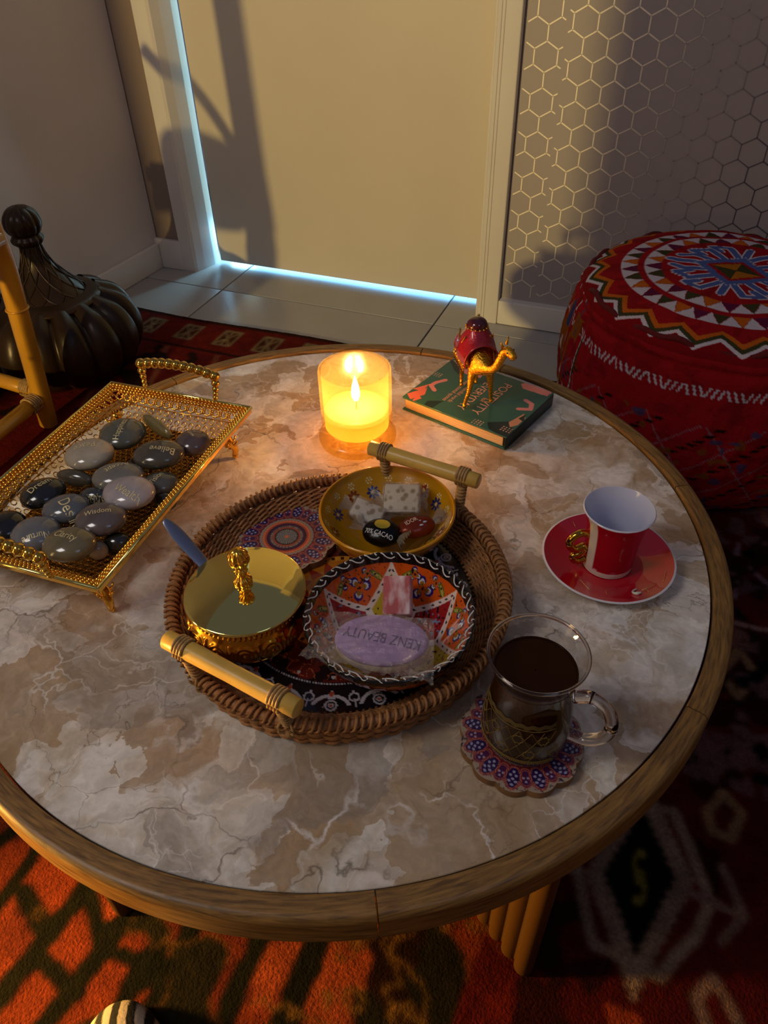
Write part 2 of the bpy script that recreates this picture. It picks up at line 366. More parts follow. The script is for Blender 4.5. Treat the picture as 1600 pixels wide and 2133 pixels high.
# door frame (left jamb) with splayed lit reveal
jv = [(-1.075, 1.245), (-1.036, 1.245), (-1.029, 1.250), (-1.020, 1.275), (-1.010, 1.310), (-1.008, 1.335), (-1.075, 1.335)]
def prism(poly, z0, z1):
    k = len(poly); v = [(x, y, z0) for x, y in poly]+[(x, y, z1) for x, y in poly]
    return v, [(i, (i+1) % k, k+(i+1) % k, k+i) for i in range(k)]+[tuple(range(k-1, -1, -1)), tuple(range(k, 2*k))]
struct(mk('trim_1', *prism(jv, 0, 2.1), M_white, smooth=False))
# door leaf
doorm = mat('door_paint', '#d2c8b8', .5, var=.03, vscale=4, bump=.05, bscale=60)
d = struct(mk('door_1', *box((-.5835, YD+.011, 1.047), (.811, .022, 2.066), bev=.002), doorm, auto=40))
struct(mk('trim_2', *box((-.55, YD+.05, 2.15), (1.1, .16, .14)), M_white, smooth=False))
# sliding panel frame with hexagon film
fr = struct(mk('trim_3', *box((-.1615, YF+.022, 1.05), (.051, .044, 2.1), bev=.003), M_white, auto=40))
struct(mk('trim_4', *box((-.1865, YF+.075, 1.05), (.020, .11, 2.1), bev=.002), M_white, auto=40))
struct(mk('trim_5', *box((.89, YF+.022, .0325), (2.05, .044, .061), bev=.003), M_white, auto=40))
for xx in (-.178, -.171):
    mk('frame_bead', *box((xx, YF-.0005, 1.05), (.003, .003, 2.08), bev=.0012), M_white, fr)
pan = struct(mk('wall_panel_glass', *box((.89, YF+.026, 1.08), (2.05, .008, 2.035)), mat('hexagon_film', '#a49b99', .55, var=.02, vscale=3), smooth=False)); pan.name = 'window_1'
struct(mk('wall_behind_panel', *box((.93, YF+.10, 1.2), (2.2, .05, 2.4)), wallm, smooth=False)).name = 'wall_right_return'
PY = YF+.0217
def hexnet():
    s = .02765; dx = s*math.cos(PI/6); g = G()
    def strip(a, b, wd=.0013):
        a = np.array(a); b = np.array(b); d_ = b-a; L_ = np.hypot(*d_); d_ /= L_; nn = np.array([-d_[1], d_[0]])*wd
        K = 3; P = [a+(b-a)*t/K for t in range(K+1)]
        v = []; 
        for p in P: v += [(p[0]+nn[0], PY-.0004, p[1]+nn[1]), (p[0]-nn[0], PY-.0004, p[1]-nn[1])]
        v = np.array(v); f = [(2*i, 2*i+1, 2*i+3, 2*i+2) for i in range(K)]
        t = (v[:, 0]-(.150+.20*(v[:, 2]-.25)))/.13          # light showing through the lines, painted in as a pale to dark fade
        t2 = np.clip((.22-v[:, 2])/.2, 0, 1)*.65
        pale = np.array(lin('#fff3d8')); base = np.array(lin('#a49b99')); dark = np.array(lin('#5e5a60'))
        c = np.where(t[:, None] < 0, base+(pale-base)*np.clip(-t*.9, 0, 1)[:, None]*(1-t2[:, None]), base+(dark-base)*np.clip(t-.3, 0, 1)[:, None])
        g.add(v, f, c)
    def lattice(x0, z0, xa, xb, cut):
        # (x0,z0): lower end of a vertical edge
        done = set()
        for j in range(-26, 8):
            for i in range(-3, 60):
                x = x0+(2*i+(j % 2))*dx; z = z0+1.5*s*j
                if z < .02 or z > .95: continue
                top = (x, z+s); segs = [((x, z), top), (top, (x-dx, z+1.5*s)), (top, (x+dx, z+1.5*s))]
                for a, b in segs:
                    lo, hi = min(a[0], b[0]), max(a[0], b[0])
                    if hi < xa-1e-6 or lo > xb+1e-6: continue
                    if min(a[1], b[1]) < .064: continue
                    a2, b2 = a, b
                    if lo < xa-1e-6 or hi > xb+1e-6:   # broken stub at the edge of a film sheet
                        if not cut: continue
                        xe = xa if lo < xa else xb
                        t = (xe-a[0])/(b[0]-a[0]+1e-12); m = (a[0]+(b[0]-a[0])*t, a[1]+(b[1]-a[1])*t)
                        if (a[0] < xa) or (a[0] > xb): a2 = m
                        else: b2 = m
                    strip(a2, b2)
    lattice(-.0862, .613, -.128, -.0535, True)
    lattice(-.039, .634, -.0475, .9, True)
    return g
hexnet().obj('hexagon_lines_painted_light', mat('hexagon_line_light', '#ffffff', .4, attr=True), pan, usecol=True, smooth=False)

# ================================================================== RUG
def rug():
    nx, ny = 760, 630; x0, x1, y0, y1 = -1.12, 1.15, -.86, .985
    X, Y = np.meshgrid(np.linspace(x0, x1, nx), np.linspace(y0, y1, ny)); p = np.c_[X.ravel(), Y.ravel()]
    wob = np.c_[fbm(p, 14, 1), fbm(p, 14, 9)]-.5; q = p+wob*.022; q2 = p+wob*.008
    c = np.tile(np.array(lin('#8a1d12')), (len(p), 1))
    put(c, fbm(p, 5, 3) > .52, '#7a1a14'); put(c, np.clip(fbm(p, 30, 4)*2-.8, 0, 1), '#a5301a', .5)
    left = p[:, 0] < .22+.10*(vn(p, 3, 5)-.5)-(.0 if True else 0)
    near = (p[:, 1] < .05)
    zone = left & near
    put(c, zone, '#a8431f'); put(c, zone & (fbm(p, 9, 31) > .52), '#86331a'); put(c, zone & (fbm(p, 14, 37) > .60), '#c05428')
    D = lambda a, b, z=.01: (at(*a, z)[:2], at(*b, z)[:2])
    dark = '#1e1c0c'
    for a, b, wd in (((-60, 1960), (90, 1750), .009), ((-40, 2130), (200, 1815), .012), ((60, 2160), (290, 1880), .013), ((200, 2200), (300, 1990), .012), ((310, 2110), (420, 1900), .014), ((470, 2150), (540, 1930), .013), ((590, 2150), (680, 1930), .015),
                     ((-60, 1790), (60, 1700), .010), ((50, 1860), (90, 1930), .012), ((180, 1870), (215, 1975), .010), ((90, 1990), (160, 2060), .010), ((330, 1960), (290, 2040), .012), ((370, 2040), (420, 2090), .010), ((230, 1980), (330, 2000), .008), ((150, 1790), (200, 1830), .012)):
        A, B = D(a, b); put(c, (segd(q, A, B) < wd), dark)
    put(c, zone & (fbm(q, 16, 21) > .585), '#2b2410')
    put(c, zone & (fbm(q, 16, 21) > .56) & (fbm(q, 16, 21) < .585), '#8a5a22', .7)
    # the area right of the blotches, near the legs
    mid = (p[:, 0] > .02) & (p[:, 1] < -.15)
    put(c, mid & (fbm(q, 10, 51) > .5), '#301208'); put(c, mid & (np.abs(fbm(q, 12, 61)-.5) < .012), '#9a6a28', .8)
    # dark ground to the right
    rt = (p[:, 0] > .255+.03*vn(p, 8, 8))
    put(c, rt, '#641512'); put(c, rt & (fbm(q, 11, 71) > .6), '#3b0f10')
    cream = '#b59a86'
    P = lambda L_: [at(x, y, .01)[:2] for x, y in L_]
    hexo = P([(1070, 1760), (1150, 1690), (1230, 1665), (1405, 1690), (1480, 1870), (1450, 1950), (1375, 2030), (1240, 1960), (1205, 1810)])
    put(c, inpoly(q2, hexo), '#6e231c')
    # serrated dark diamond
    dia = P([(1340, 1685), (1405, 1830), (1325, 1975), (1265, 1820)])
    ctr = np.mean(dia, axis=0); dd = p-ctr
    u = (np.array(dia[0])-np.array(dia[2]))/2; v = (np.array(dia[1])-np.array(dia[3]))/2
    M = np.linalg.inv(np.c_[u, v]); ab = dd @ M.T
    l1 = np.abs(ab[:, 0])+np.abs(ab[:, 1]); saw = .14*np.abs(((ab[:, 0]*7) % 1)-.5)*2
    put(c, (l1 < 1.55+saw), cream, .85); put(c, (l1 < 1.02+saw), '#0f0f10')
    put(c, (np.abs(np.hypot(ab[:, 0]*1.0-.18, ab[:, 1])-.16) < .05) & (ab[:, 1] < .12) | (np.abs(np.hypot(ab[:, 0]+.2, ab[:, 1]+.02)-.16) < .05) & (ab[:, 1] > -.14), '#a89a3a')
    put(c, polyd(q2, hexo, True) < .0062, cream, .9)
    for L_ in ([(1480, 1870), (1555, 1905), (1505, 1960)], [(1555, 1905), (1505, 1805)], [(1425, 1850), (1480, 1870)]):
        put(c, polyd(q2, P(L_)) < .005, '#96766a')
    for L_, k in (([(1476, 1690), (1510, 1650), (1548, 1690), (1522, 1745), (1485, 1730)], '#a37d5c'), ([(1450, 2080), (1490, 2040), (1530, 2110), (1560, 2180), (1480, 2160)], '#a37d6c'), ([(1500, 1400), (1540, 1350), (1575, 1400), (1540, 1450)], '#a37d5c')):
        put(c, polyd(q2, P(L_), True) < .006, k)
    put(c, inpoly(q, P([(1265, 2090), (1325, 2110), (1330, 2160), (1270, 2160)])), '#c04a20')
    for L_ in ([(1430, 1150), (1560, 1180), (1660, 1260)], [(1530, 1020), (1600, 1060)], [(1510, 1290), (1600, 1310)], [(1540, 1130), (1530, 1240)]):
        put(c, polyd(q2, P(L_)) < .004, '#a0808a')
    put(c, rt & (p[:, 1] > .1) & (fbm(q, 26, 81) > .56), '#7c5a60', .8); put(c, rt & (p[:, 1] > .1) & (fbm(q, 30, 91) > .6), '#140a10')
    # border along the far edge with small cream boxes
    e = y1-p[:, 1]; bd = e < .15
    put(c, bd, '#8f2317'); put(c, (e < .012), '#4a2010'); put(c, (np.abs(e-.14) < .005), '#2b1508')
    ux = ((p[:, 0]+.02) % .11)-.055
    bx = (np.abs(ux) < .026) & (np.abs(e-.07) < .038); inn = (np.abs(ux) < .020) & (np.abs(e-.07) < .031)
    put(c, bd & bx, '#b89a70'); put(c, bd & inn, '#6e3018'); put(c, bd & inn & ((np.abs(np.abs(ux)-np.abs(e-.07)*.62) < .003) | (np.abs(ux) < .003)), '#b89a70')
    far = (e > .15) & (p[:, 1] > .45)
    put(c, far & (np.abs(((q[:, 0]*7+q[:, 1]*3) % 1)-.5) < .05), '#c07a58', .5); put(c, far & (fbm(q, 15, 99) > .56), '#3a1a10')
    c *= (.8+.4*fbm(p, 160, 7, 2))[:, None]; c *= .36; c[rt] *= 1.25; c *= (.65+.7*fbm(p, 45, 17, 3))[:, None]
    c3 = c.reshape(ny, nx, 3)
    for _ in range(2): c3[1:-1, 1:-1] = (c3[1:-1, 1:-1]*2+c3[:-2, 1:-1]+c3[2:, 1:-1]+c3[1:-1, :-2]+c3[1:-1, 2:])/6
    c = c3.reshape(-1, 3)
    z = .0065+.0014*fbm(p, 90, 3, 2)
    yy = p[:, 1]+.006*np.sin(p[:, 0]*9)*np.clip((p[:, 1]-.8)/.18, 0, 1)
    v = np.c_[p[:, 0], yy, z]; f = gridf(ny, nx)
    # edge skirt
    per = np.r_[np.arange(nx), np.arange(1, ny)*nx+nx-1, (ny-1)*nx+np.arange(nx-2, -1, -1), np.arange(ny-2, 0, -1)*nx]
    v2 = v[per].copy(); v2[:, 2] = .0005; k = len(per); off = len(v)
    f2 = [(per[i], off+i, off+(i+1) % k, per[(i+1) % k]) for i in range(k)]
    v = np.r_[v, v2]; c = np.r_[c, c[per]*.6]; f = np.r_[f, np.array(f2)]
    m = mat('rug_wool', '#ffffff', .95, attr=True, bump=1.0, bscale=350, spec=.1, var=.25, vscale=250)
    o = mk('rug', v, f, m, None, col=c)
    tag(o, 'red and dark patterned wool rug spread under the round table', 'rug')
rug()

# ================================================================== TABLE
def table():
    t = thing('coffee_table', 'round coffee table with marble top, wooden rim and ribbed wooden legs', 'table', (0, 0, 0))
    mb = marble()
    prof = [(.001, TH-.014), (.3545, TH-.014), (.3545, TH-.0005), (.354, TH), (.30, TH), (.2, TH), (.001, TH)]
    mk('marble_top', *lathe(prof, 160), mb, t, auto=30)
    wd = wood('rim_wood', '#5e4220', '#9a723a', .42)
    # eight rim segments
    K = 8; rin, rout, zt, zb = .3562, .3745, TH+.0035, TH-.031
    sec = [(rin, zb), (rin+.0005, zb), (rout-.0035, zb), (rout-.0030, zb), (rout-.0008, zb+.0010), (rout, zb+.0035), (rout, zb+.0040), (rout, zt-.0060), (rout, zt-.0055), (rout-.0010, zt-.0026), (rout-.0030, zt-.0006), (rout-.0056, zt), (rout-.0061, zt), (rin+.0025, zt), (rin+.0020, zt), (rin+.0004, zt-.0005), (rin, zt-.002), (rin, zt-.0025)]
    angs = [-62, -16, 30, 78, 96, 150, 200, 243, 298]
    for k in range(K):
        a0, a1 = math.radians(angs[k])+.0015, math.radians(angs[k+1])-.0015; nn = 30; v = []; gr = []
        for i in range(nn+1):
            a = a0+(a1-a0)*i/nn
            for j, (r, z) in enumerate(sec):
                v.append((r*math.cos(a), r*math.sin(a), z)); gr.append(((a-a0)*9+k*7.3, r*420+k*3+(a-a0)*6, z*420+(a-a0)*(14 if k % 2 else -14)))
        m = len(sec); f = [(i*m+j, i*m+(j+1) % m, (i+1)*m+(j+1) % m, (i+1)*m+j) for i in range(nn) for j in range(m)]
        f += [tuple(range(m-1, -1, -1)), tuple(range(nn*m, nn*m+m))]
        mk('rim_segment', v, f, wd, t, grain=gr, auto=50)
    mk('under_frame', *lathe([(.001, TH-.03), (.33, TH-.03), (.352, TH-.015), (.352, TH-.0145), (.001, TH-.0145)], 96), wood('under_wood', '#3a2612', '#53381e'), t)
    rodm = mat('ribbed_leg_wood', '#4c3214', .4, var=.2, vscale=18, stretch=(1, 1, .12))
    me = None
    for ang in (-34.5, -118.5, 56, 146):
        leg = mk('leg', *box((.185, 0, (TH-.03)/2+.004), (.30, .008, TH-.046)), rodm, t, smooth=False); leg.rotation_euler = (0, 0, math.radians(ang))
        for i in range(15):
            r = .333-i*.0205
            if me is None:
                o = mk('rod', *lathe([(.0001, .0082), (.0095, .0082), (.0102, .0102), (.0102, TH-.03), (.0001, TH-.03)], 14), rodm, leg, auto=50); me = o.data
            else: o = bpy.data.objects.new('rod', me); C.objects.link(o); o.parent = leg
            o.location = (r, 0, 0)
table()

# ================================================================== CANDLE
def candle():
    x, y = -.0417, .1480
    t = thing('candle', 'lit yellow candle in a frosted glass jar on the marble table', 'candle', (x, y, TH))
    gm = frosted('frosted_yellow_glass', (.36, .28, .11), .74, (.34, .27, .10), (1, .94, .76))
    R = .0400
    prof = [(.0005, .0005), (.043, .0005), (.0445, .004), (.0445, .008), (.0425, .0105), (.0405, .0120), (.0392, .016), (R-.0008, .020), (R, .030), (R, .090), (R-.0005, .0920), (R-.0018, .0928), (R-.0032, .0920), (R-.0034, .090), (R-.0034, .021), (R-.006, .018), (.0005, .0175)]
    mk('jar', *lathe(prof, 72), gm, t)
    wax = frosted('yellow_wax', (1, .86, .40), .42, (1, .80, .34), (1, .82, .42))
    mk('wax', *lathe([(.0005, .0178), (.034, .0180), (.0362, .021), (.0362, .043), (.034, .0424), (.02, .0417), (.006, .0407), (.0005, .0404)], 48), wax, t)
    mk('wick', *tube([(0, 0, .040), (.0004, 0, .048), (.0012, 0, .054)], .0007, 6), mat('charred_wick', '#20160e', .9), t)
    fp = [(.0002, .0505), (.0026, .052), (.0046, .057), (.0050, .062), (.0040, .069), (.0022, .076), (.0002, .083)]
    mk('flame', *lathe(fp, 16), emis('flame_glow', (1, .62, .2), 34), t)
    l = lamp('candle_light', 'POINT', (x, y, TH+.064), 5.8, (1.0, .50, .16), .007)
candle()

# ================================================================== BOOK + CAMEL
def book():
    c4 = [at(x, y, TH+.0185)[:2] for x, y in ((846, 829), (1057, 912), (1153, 818), (938, 744))]
    o = np.mean(c4, axis=0); ex = (np.array(c4[1])-c4[0]+c4[2]-c4[3])/2; ey = (np.array(c4[3])-c4[0]+c4[2]-c4[1])/2
    W, H = np.hypot(*ex), np.hypot(*ey); rz = math.atan2(ex[1], ex[0])
    t = thing('book', 'small green hardback book with pink leaf shapes lying under the camel figurine', 'book', (o[0], o[1], TH), rz)
    nx, ny = 210, 170
    X, Y = np.meshgrid(np.linspace(-.5, .5, nx), np.linspace(-.5, .5, ny)); p = np.c_[X.ravel()*W, Y.ravel()*H]
    c = np.tile(np.array(lin('#2f6156')), (len(p), 1)); pink, coral, dk, tan = '#e08a84', '#e0705c', '#152a2c', '#cf9270'
    ca, sa = math.cos(-rz), math.sin(-rz)
    def L(px, py):
        q = at(px, py, TH+.0185)[:2]-o; return np.array((q[0]*ca-q[1]*sa, q[0]*sa+q[1]*ca))
    P = lambda l: [L(*q) for q in l]
    put(c, inpoly(p, P([(1015, 880), (1060, 878), (1075, 905), (1050, 912), (1018, 893)])), dk)
    put(c, inpoly(p, P([(890, 835), (925, 835), (900, 850), (882, 845)])), dk); put(c, inpoly(p, P([(935, 745), (955, 760), (965, 790), (945, 770)])), dk)
    for l, k in (([(848, 820), (890, 808), (885, 822), (855, 832)], coral), ([(860, 810), (895, 800), (880, 815)], coral), ([(855, 838), (878, 830), (872, 822)], coral),
                 ([(945, 750), (960, 758), (985, 785), (968, 778)], pink), ([(965, 758), (1010, 776), (1000, 788), (970, 772)], pink), ([(1085, 800), (1100, 797), (1150, 818), (1140, 826), (1090, 810)], pink),
                 ([(1060, 880), (1092, 862), (1095, 872), (1078, 886), (1062, 890)], tan), ([(1080, 872), (1094, 864), (1092, 880)], dk)):
        put(c, inpoly(p, P(l)), k)
    for l, wd in (([(928, 792), (908, 797), (898, 803), (905, 813)], .0028), ([(1080, 852), (1105, 853), (1108, 842), (1095, 834)], .0028)):
        put(c, polyd(p, P(l)) < wd, pink)
    for cx, cy in ((910, 780), (995, 880), (1055, 895)):
        b = L(cx, cy)
        for i in range(4):
            for j in range(3): put(c, np.hypot(*(p-b-np.array(((i-1.5)*.0036, (j-1)*.0036))).T) < .0009, '#e8b8a0')
    v = np.c_[p, np.full(len(p), .0187)]
    cm = mat('book_cloth', '#2f6156', .3); cma = mat('book_cover_print', '#ffffff', .3, attr=True)
    mk('cover', *box((0, 0, .01745), (W, H, .0023), bev=.0008), cm, t); mk('cover_print', v, gridf(ny, nx), cma, t, col=c)
    mk('cover', *box((0, 0, .0013), (W, H, .0023), bev=.0008), cm, t)
    mk('spine', *box((W/2-.0012, 0, .0094), (.0026, H, .0176), bev=.001), mat('spine_dark', '#15221f', .4), t)
    # pages: cream block with layered sheets
    g = G()
    for i in range(9): g.add(*box((-.002, .0005, .0031+i*.00158), (W-.008-.0006*(i % 2), H-.006-.0006*(i % 2), .0014)))
    g.obj('pages', mat('page_paper', '#d9b98c', .8, bump=.2, bscale=500, stretch=(.1, .1, 4)), t, smooth=False)
    ink = mat('cover_ink', '#e8b093', .5); g = G()
    # title runs along the cover, upside down to the viewer
    def ttl(s, a, b, h=1.0):
        v2, f = text2d(s, L(*a), L(*b), h); g.add(np.c_[v2, np.full(len(v2), .0190)], f)
    ttl('POSITIVITY', (1060, 802), (988, 862)); ttl('for', (1012, 830), (1003, 838)); ttl('EVERYDAY', (1018, 800), (958, 852), 1.1)
    for a, b, sname in (((975, 795), (925, 835), 'inspirational quotes'), ((985, 800), (936, 838), 'and mindful words')): ttl(sname, a, b, 1.2)
    g.obj('title_lettering', ink, t, smooth=False)
    return t
book()
def skin(name, joints, edges, m, parent, levels=2):
    me = bpy.data.meshes.new(name); me.from_pydata([j[:3] for j in joints], edges, []); o = bpy.data.objects.new(name, me); C.objects.link(o)
    md = o.modifiers.new('s', 'SKIN'); sv = me.skin_vertices[0].data
    for i, j in enumerate(joints):
        r = j[3] if not isinstance(j[3], tuple) else None
        sv[i].radius = (r, r) if r else j[3]
    sv[0].use_root = True
    s2 = o.modifiers.new('d', 'SUBSURF'); s2.levels = s2.render_levels = levels
    dg = bpy.context.evaluated_depsgraph_get(); me2 = bpy.data.meshes.new_from_object(o.evaluated_get(dg)); bpy.data.objects.remove(o)
    me2.materials.clear(); me2.materials.append(m); me2.polygons.foreach_set('use_smooth', np.ones(len(me2.polygons), bool))
    o = bpy.data.objects.new(name, me2); C.objects.link(o); o.parent = parent; return o
def camel():
    # local frame: +X forward, +Y left
    b = at(1008, 825, TH+.019); t = thing('camel_figurine', 'gold camel figurine with red enamel saddle standing on the green book', 'figurine', (.066, .2500, TH+.0192), math.radians(-58))
    r = .0042
    J = [(-.006, 0, .060, .0155), (.014, 0, .060, .0150), (.024, 0, .059, .0115), (.034, .002, .056, .0072), (.043, .008, .060, .0058), (.045, .013, .072, .0052), (.046, .017, .083, .0056),
         (-.024, 0, .062, .0100),
         # head
         (.050, .019, .0865, .0060), (.056, .022, .0830, .0050), (.061, .0245, .0795, .0042),
         # front legs
         (.020, .0100, .046, .0056), (.0205, .0130, .026, .0030), (.020, .0150, .006, .0023), (.0225, .0150, .0028, .0034),
         (.020, -.0100, .046, .0056), (.0245, -.0130, .026, .0030), (.024, -.0180, .006, .0023), (.0265, -.0185, .0028, .0034),
         # hind legs
         (-.025, .0085, .048, .0062), (-.022, .0095, .028, .0030), (-.026, .0095, .020, .0026), (-.0245, .0095, .005, .0022), (-.022, .0095, .0028, .0034),
         (-.025, -.0085, .048, .0062), (-.020, -.0095, .030, .0030), (-.024, -.0095, .020, .0026), (-.022, -.0095, .005, .0022), (-.0195, -.0095, .0028, .0034),
         # tail
         (-.034, 0, .062, .0022), (-.038, 0, .046, .0013), (-.038, 0, .036, .0018)]
    Ed = [(0, 1), (1, 2), (2, 3), (3, 4), (4, 5), (5, 6), (0, 7), (6, 8), (8, 9), (9, 10), (2, 11), (11, 12), (12, 13), (13, 14), (2, 15), (15, 16), (16, 17), (17, 18), (7, 19), (19, 20), (20, 21), (21, 22), (22, 23), (7, 24), (24, 25), (25, 26), (26, 27), (27, 28), (7, 29), (29, 30), (30, 31)]
    gm = mat('textured_gold', '#f0b032', .22, 1, bump=.6, bscale=500)
    skin('body', J, Ed, gm, t)
    red = mat('red_enamel', '#9c1020', .15, .2, coat=1, bump=.3, bscale=500); dkr = mat('dark_red_enamel', '#4a0a1c', .15, .1, coat=1)
    # saddle blanket: shell round the trunk and hump
    U, V = np.meshgrid(np.linspace(-1, 1, 22), np.linspace(-1.15, 1.15, 30), indexing='ij')
    hump = np.exp(-((U+.05)/.55)**2); rad = .0175+.0165*hump*np.exp(-(V/.75)**2)
    ang = V*1.75; v = np.stack([-.001+.024*U, .0190*np.sin(ang)*(1+.12*hump), .060+rad*np.cos(ang)], -1).reshape(-1, 3)
    f = [tuple(q) for q in gridf(22, 30)]; o = mk('saddle_blanket', v, f, red, t); s = o.modifiers.new('t', 'SOLIDIFY'); s.thickness = .0012
    # saddle pad on top
    v, f = sphere((-.005, 0, .0915), 1, 20, 12, (.0125, .0118, .0085)); mk('saddle', v, f, dkr, t)
    g = G()
    for k in range(16): a = k/16*2*PI; g.add(*sphere((-.005+.0128*math.cos(a), .0122*math.sin(a), .0895), .0014, 8, 6))
    for sgn in (-1, 1):
        for k in range(9):
            g.add(*sphere((-.024+.0052*k, sgn*.0196, .053+.0015*math.sin(k*1.4)), .0014, 8, 6))
        g.add(*tube([(-.016, sgn*.0160, .083), (-.004, sgn*.0204, .066), (.006, sgn*.0200, .054)], .0009, 6)); g.add(*tube([(.006, sgn*.0160, .083), (-.004, sgn*.0204, .066), (-.016, sgn*.0200, .054)], .0009, 6))
        for k in range(8): g.add(*tube([(-.024+.0055*k, sgn*.0194, .054), (-.024+.0055*k, sgn*.0188, .041)], (.0008, .0012), 6))
    for k in range(5): g.add(*sphere((-.018+.003*k, .004*math.sin(k), .094+.0024*k if k < 3 else .1-.001*k), .0013, 8, 6))
    for k in range(9): g.add(*sphere((.030+.0008*k, -.007+.0018*k, .0490+.0004*abs(k-4)), .0013, 8, 6))
    g.obj('gold_beads', M_gold, t)
    for sgn in (-1, 1):
        mk('ear', *tube([(.047+sgn*.003, .016-sgn*.003, .090), (.046+sgn*.006, .016-sgn*.006, .0975)], (.0018, .0006), 8), gm, t)
        mk('eye', *sphere((.0545+sgn*.003, .0205-sgn*.0045, .0870), .0010, 8, 6), mat('black_enamel', '#101010', .1), t)
camel()

# ================================================================== COASTERS
def coaster(name, label, x, y, z, R, th, rz):
    t = thing(name, label, 'coaster', (x, y, z), rz, None)
    nr, nt = 110, 300; rr = np.linspace(.002, 1, nr); T = np.arange(nt)/nt*2*PI
    RR, TT = np.meshgrid(rr, T, indexing='ij'); r = RR.ravel(); a = TT.ravel()
    edge = .925+.075*np.abs(np.cos(6*a))**.8
    p = np.c_[r*np.cos(a), r*np.sin(a)]*edge[:, None]; r = np.hypot(p[:, 0], p[:, 1])
    c = np.tile(np.array(lin('#6c1f28')), (len(p), 1))
    def band(lo, hi, k): put(c, (r >= lo) & (r < hi), k)
    band(.80, 1.1, '#a08c78'); put(c, (r > .8) & (fbm(p, 22, 3) > .62), '#3a2a3a')
    k12 = lambda off: ((a+off+PI/12) % (PI/6))-PI/12
    # background small petals
    da = k12(PI/12); px_ = r*np.cos(da); py_ = r*np.sin(da)
    e = ((px_-.74)/.17)**2+(py_/.115)**2
    put(c, e < 1.0, '#a65a48'); put(c, e < .80, '#5a1c3a'); put(c, e < .62, '#a65a48'); put(c, e < .50, '#4a1c46')
    for ox, oy in ((.80, 0), (.74, .03), (.74, -.03)): put(c, np.hypot(px_-ox, py_-oy) < .020, '#9c94ae')
    da = k12(0); px_ = r*np.cos(da); py_ = r*np.sin(da)
    e = np.abs(py_)-.155*np.sqrt(np.clip(1-((px_-.77)/.205)**2, 0, 1))*(1-.25*np.clip((px_-.77)/.2, 0, 1)); ins = np.abs(px_-.77) < .205
    put(c, ins & (e < 0), '#6a1c34'); put(c, ins & (e < -.012), '#b3634c'); put(c, ins & (e < -.026), '#5b1b38'); put(c, ins & (e < -.038), '#b3634c'); put(c, ins & (e < -.050) & (np.abs(px_-.76) < .17), '#2a164a')
    for ox, oy in ((.66, 0), (.72, .042), (.72, -.042), (.78, 0), (.82, .052), (.82, -.052), (.88, 0)): put(c, np.hypot(px_-ox, py_-oy) < .023, '#9c94ae')
    z_ = lambda n, ph=0: np.abs(((a/(2*PI)*n+ph) % 1)-.5)*2
    band(0, .545, '#6e1c22'); put(c, (r < .53+.02*z_(40)) & (r > .485), '#8f8272'); band(.40, .485, '#b3482c'); put(c, (r > .44) & (r < .46+.03*z_(44)), '#d9764a')
    band(.33, .40, '#3f1838'); band(.28, .33, '#8f8272'); put(c, (r > .28) & (r < .33) & (z_(60) > .6), '#5a1c2a'); band(.235, .28, '#a8482e'); band(.22, .24, '#2c1a24')
    band(0, .22, '#4f463f'); put(c, (r < .21) & (r > .05) & (z_(32, .5*0) < .52) & (((r*26) % 1) > .25), '#a29c94'); band(0, .045, '#d9744a')
    v = np.c_[p*R, np.full(len(p), th)]
    # thin wafer for the print on top of a thick scalloped board
    mk('print', v, gridf(nr, nt, True), M_attr, t, col=c)
    o1 = v[-nt:].copy(); o2 = o1.copy(); o2[:, 2] = 0.0004; o1[:, 2] = th-.0001; ctr = np.array([[0, 0, .0004]])
    vv = np.r_[o1, o2, ctr]; f = [(j, (j+1) % nt, nt+(j+1) % nt, nt+j) for j in range(nt)]+[(nt+j, nt+(j+1) % nt, 2*nt) for j in range(nt)]
    mk('board', vv, f, mat('coaster_board_edge', '#7a5836', .7, var=.3, vscale=60), t, auto=40)
    return t
coaster('coaster', 'purple and orange mandala coaster inside the rattan tray', -.0345, -.0435, TH+.0068, .0483, .007, math.radians(10))
coaster('coaster', 'scalloped mandala coaster lying on marble under the glass of tea', .2290, -.1735, TH+.0006, .0466, .0075, math.radians(4))

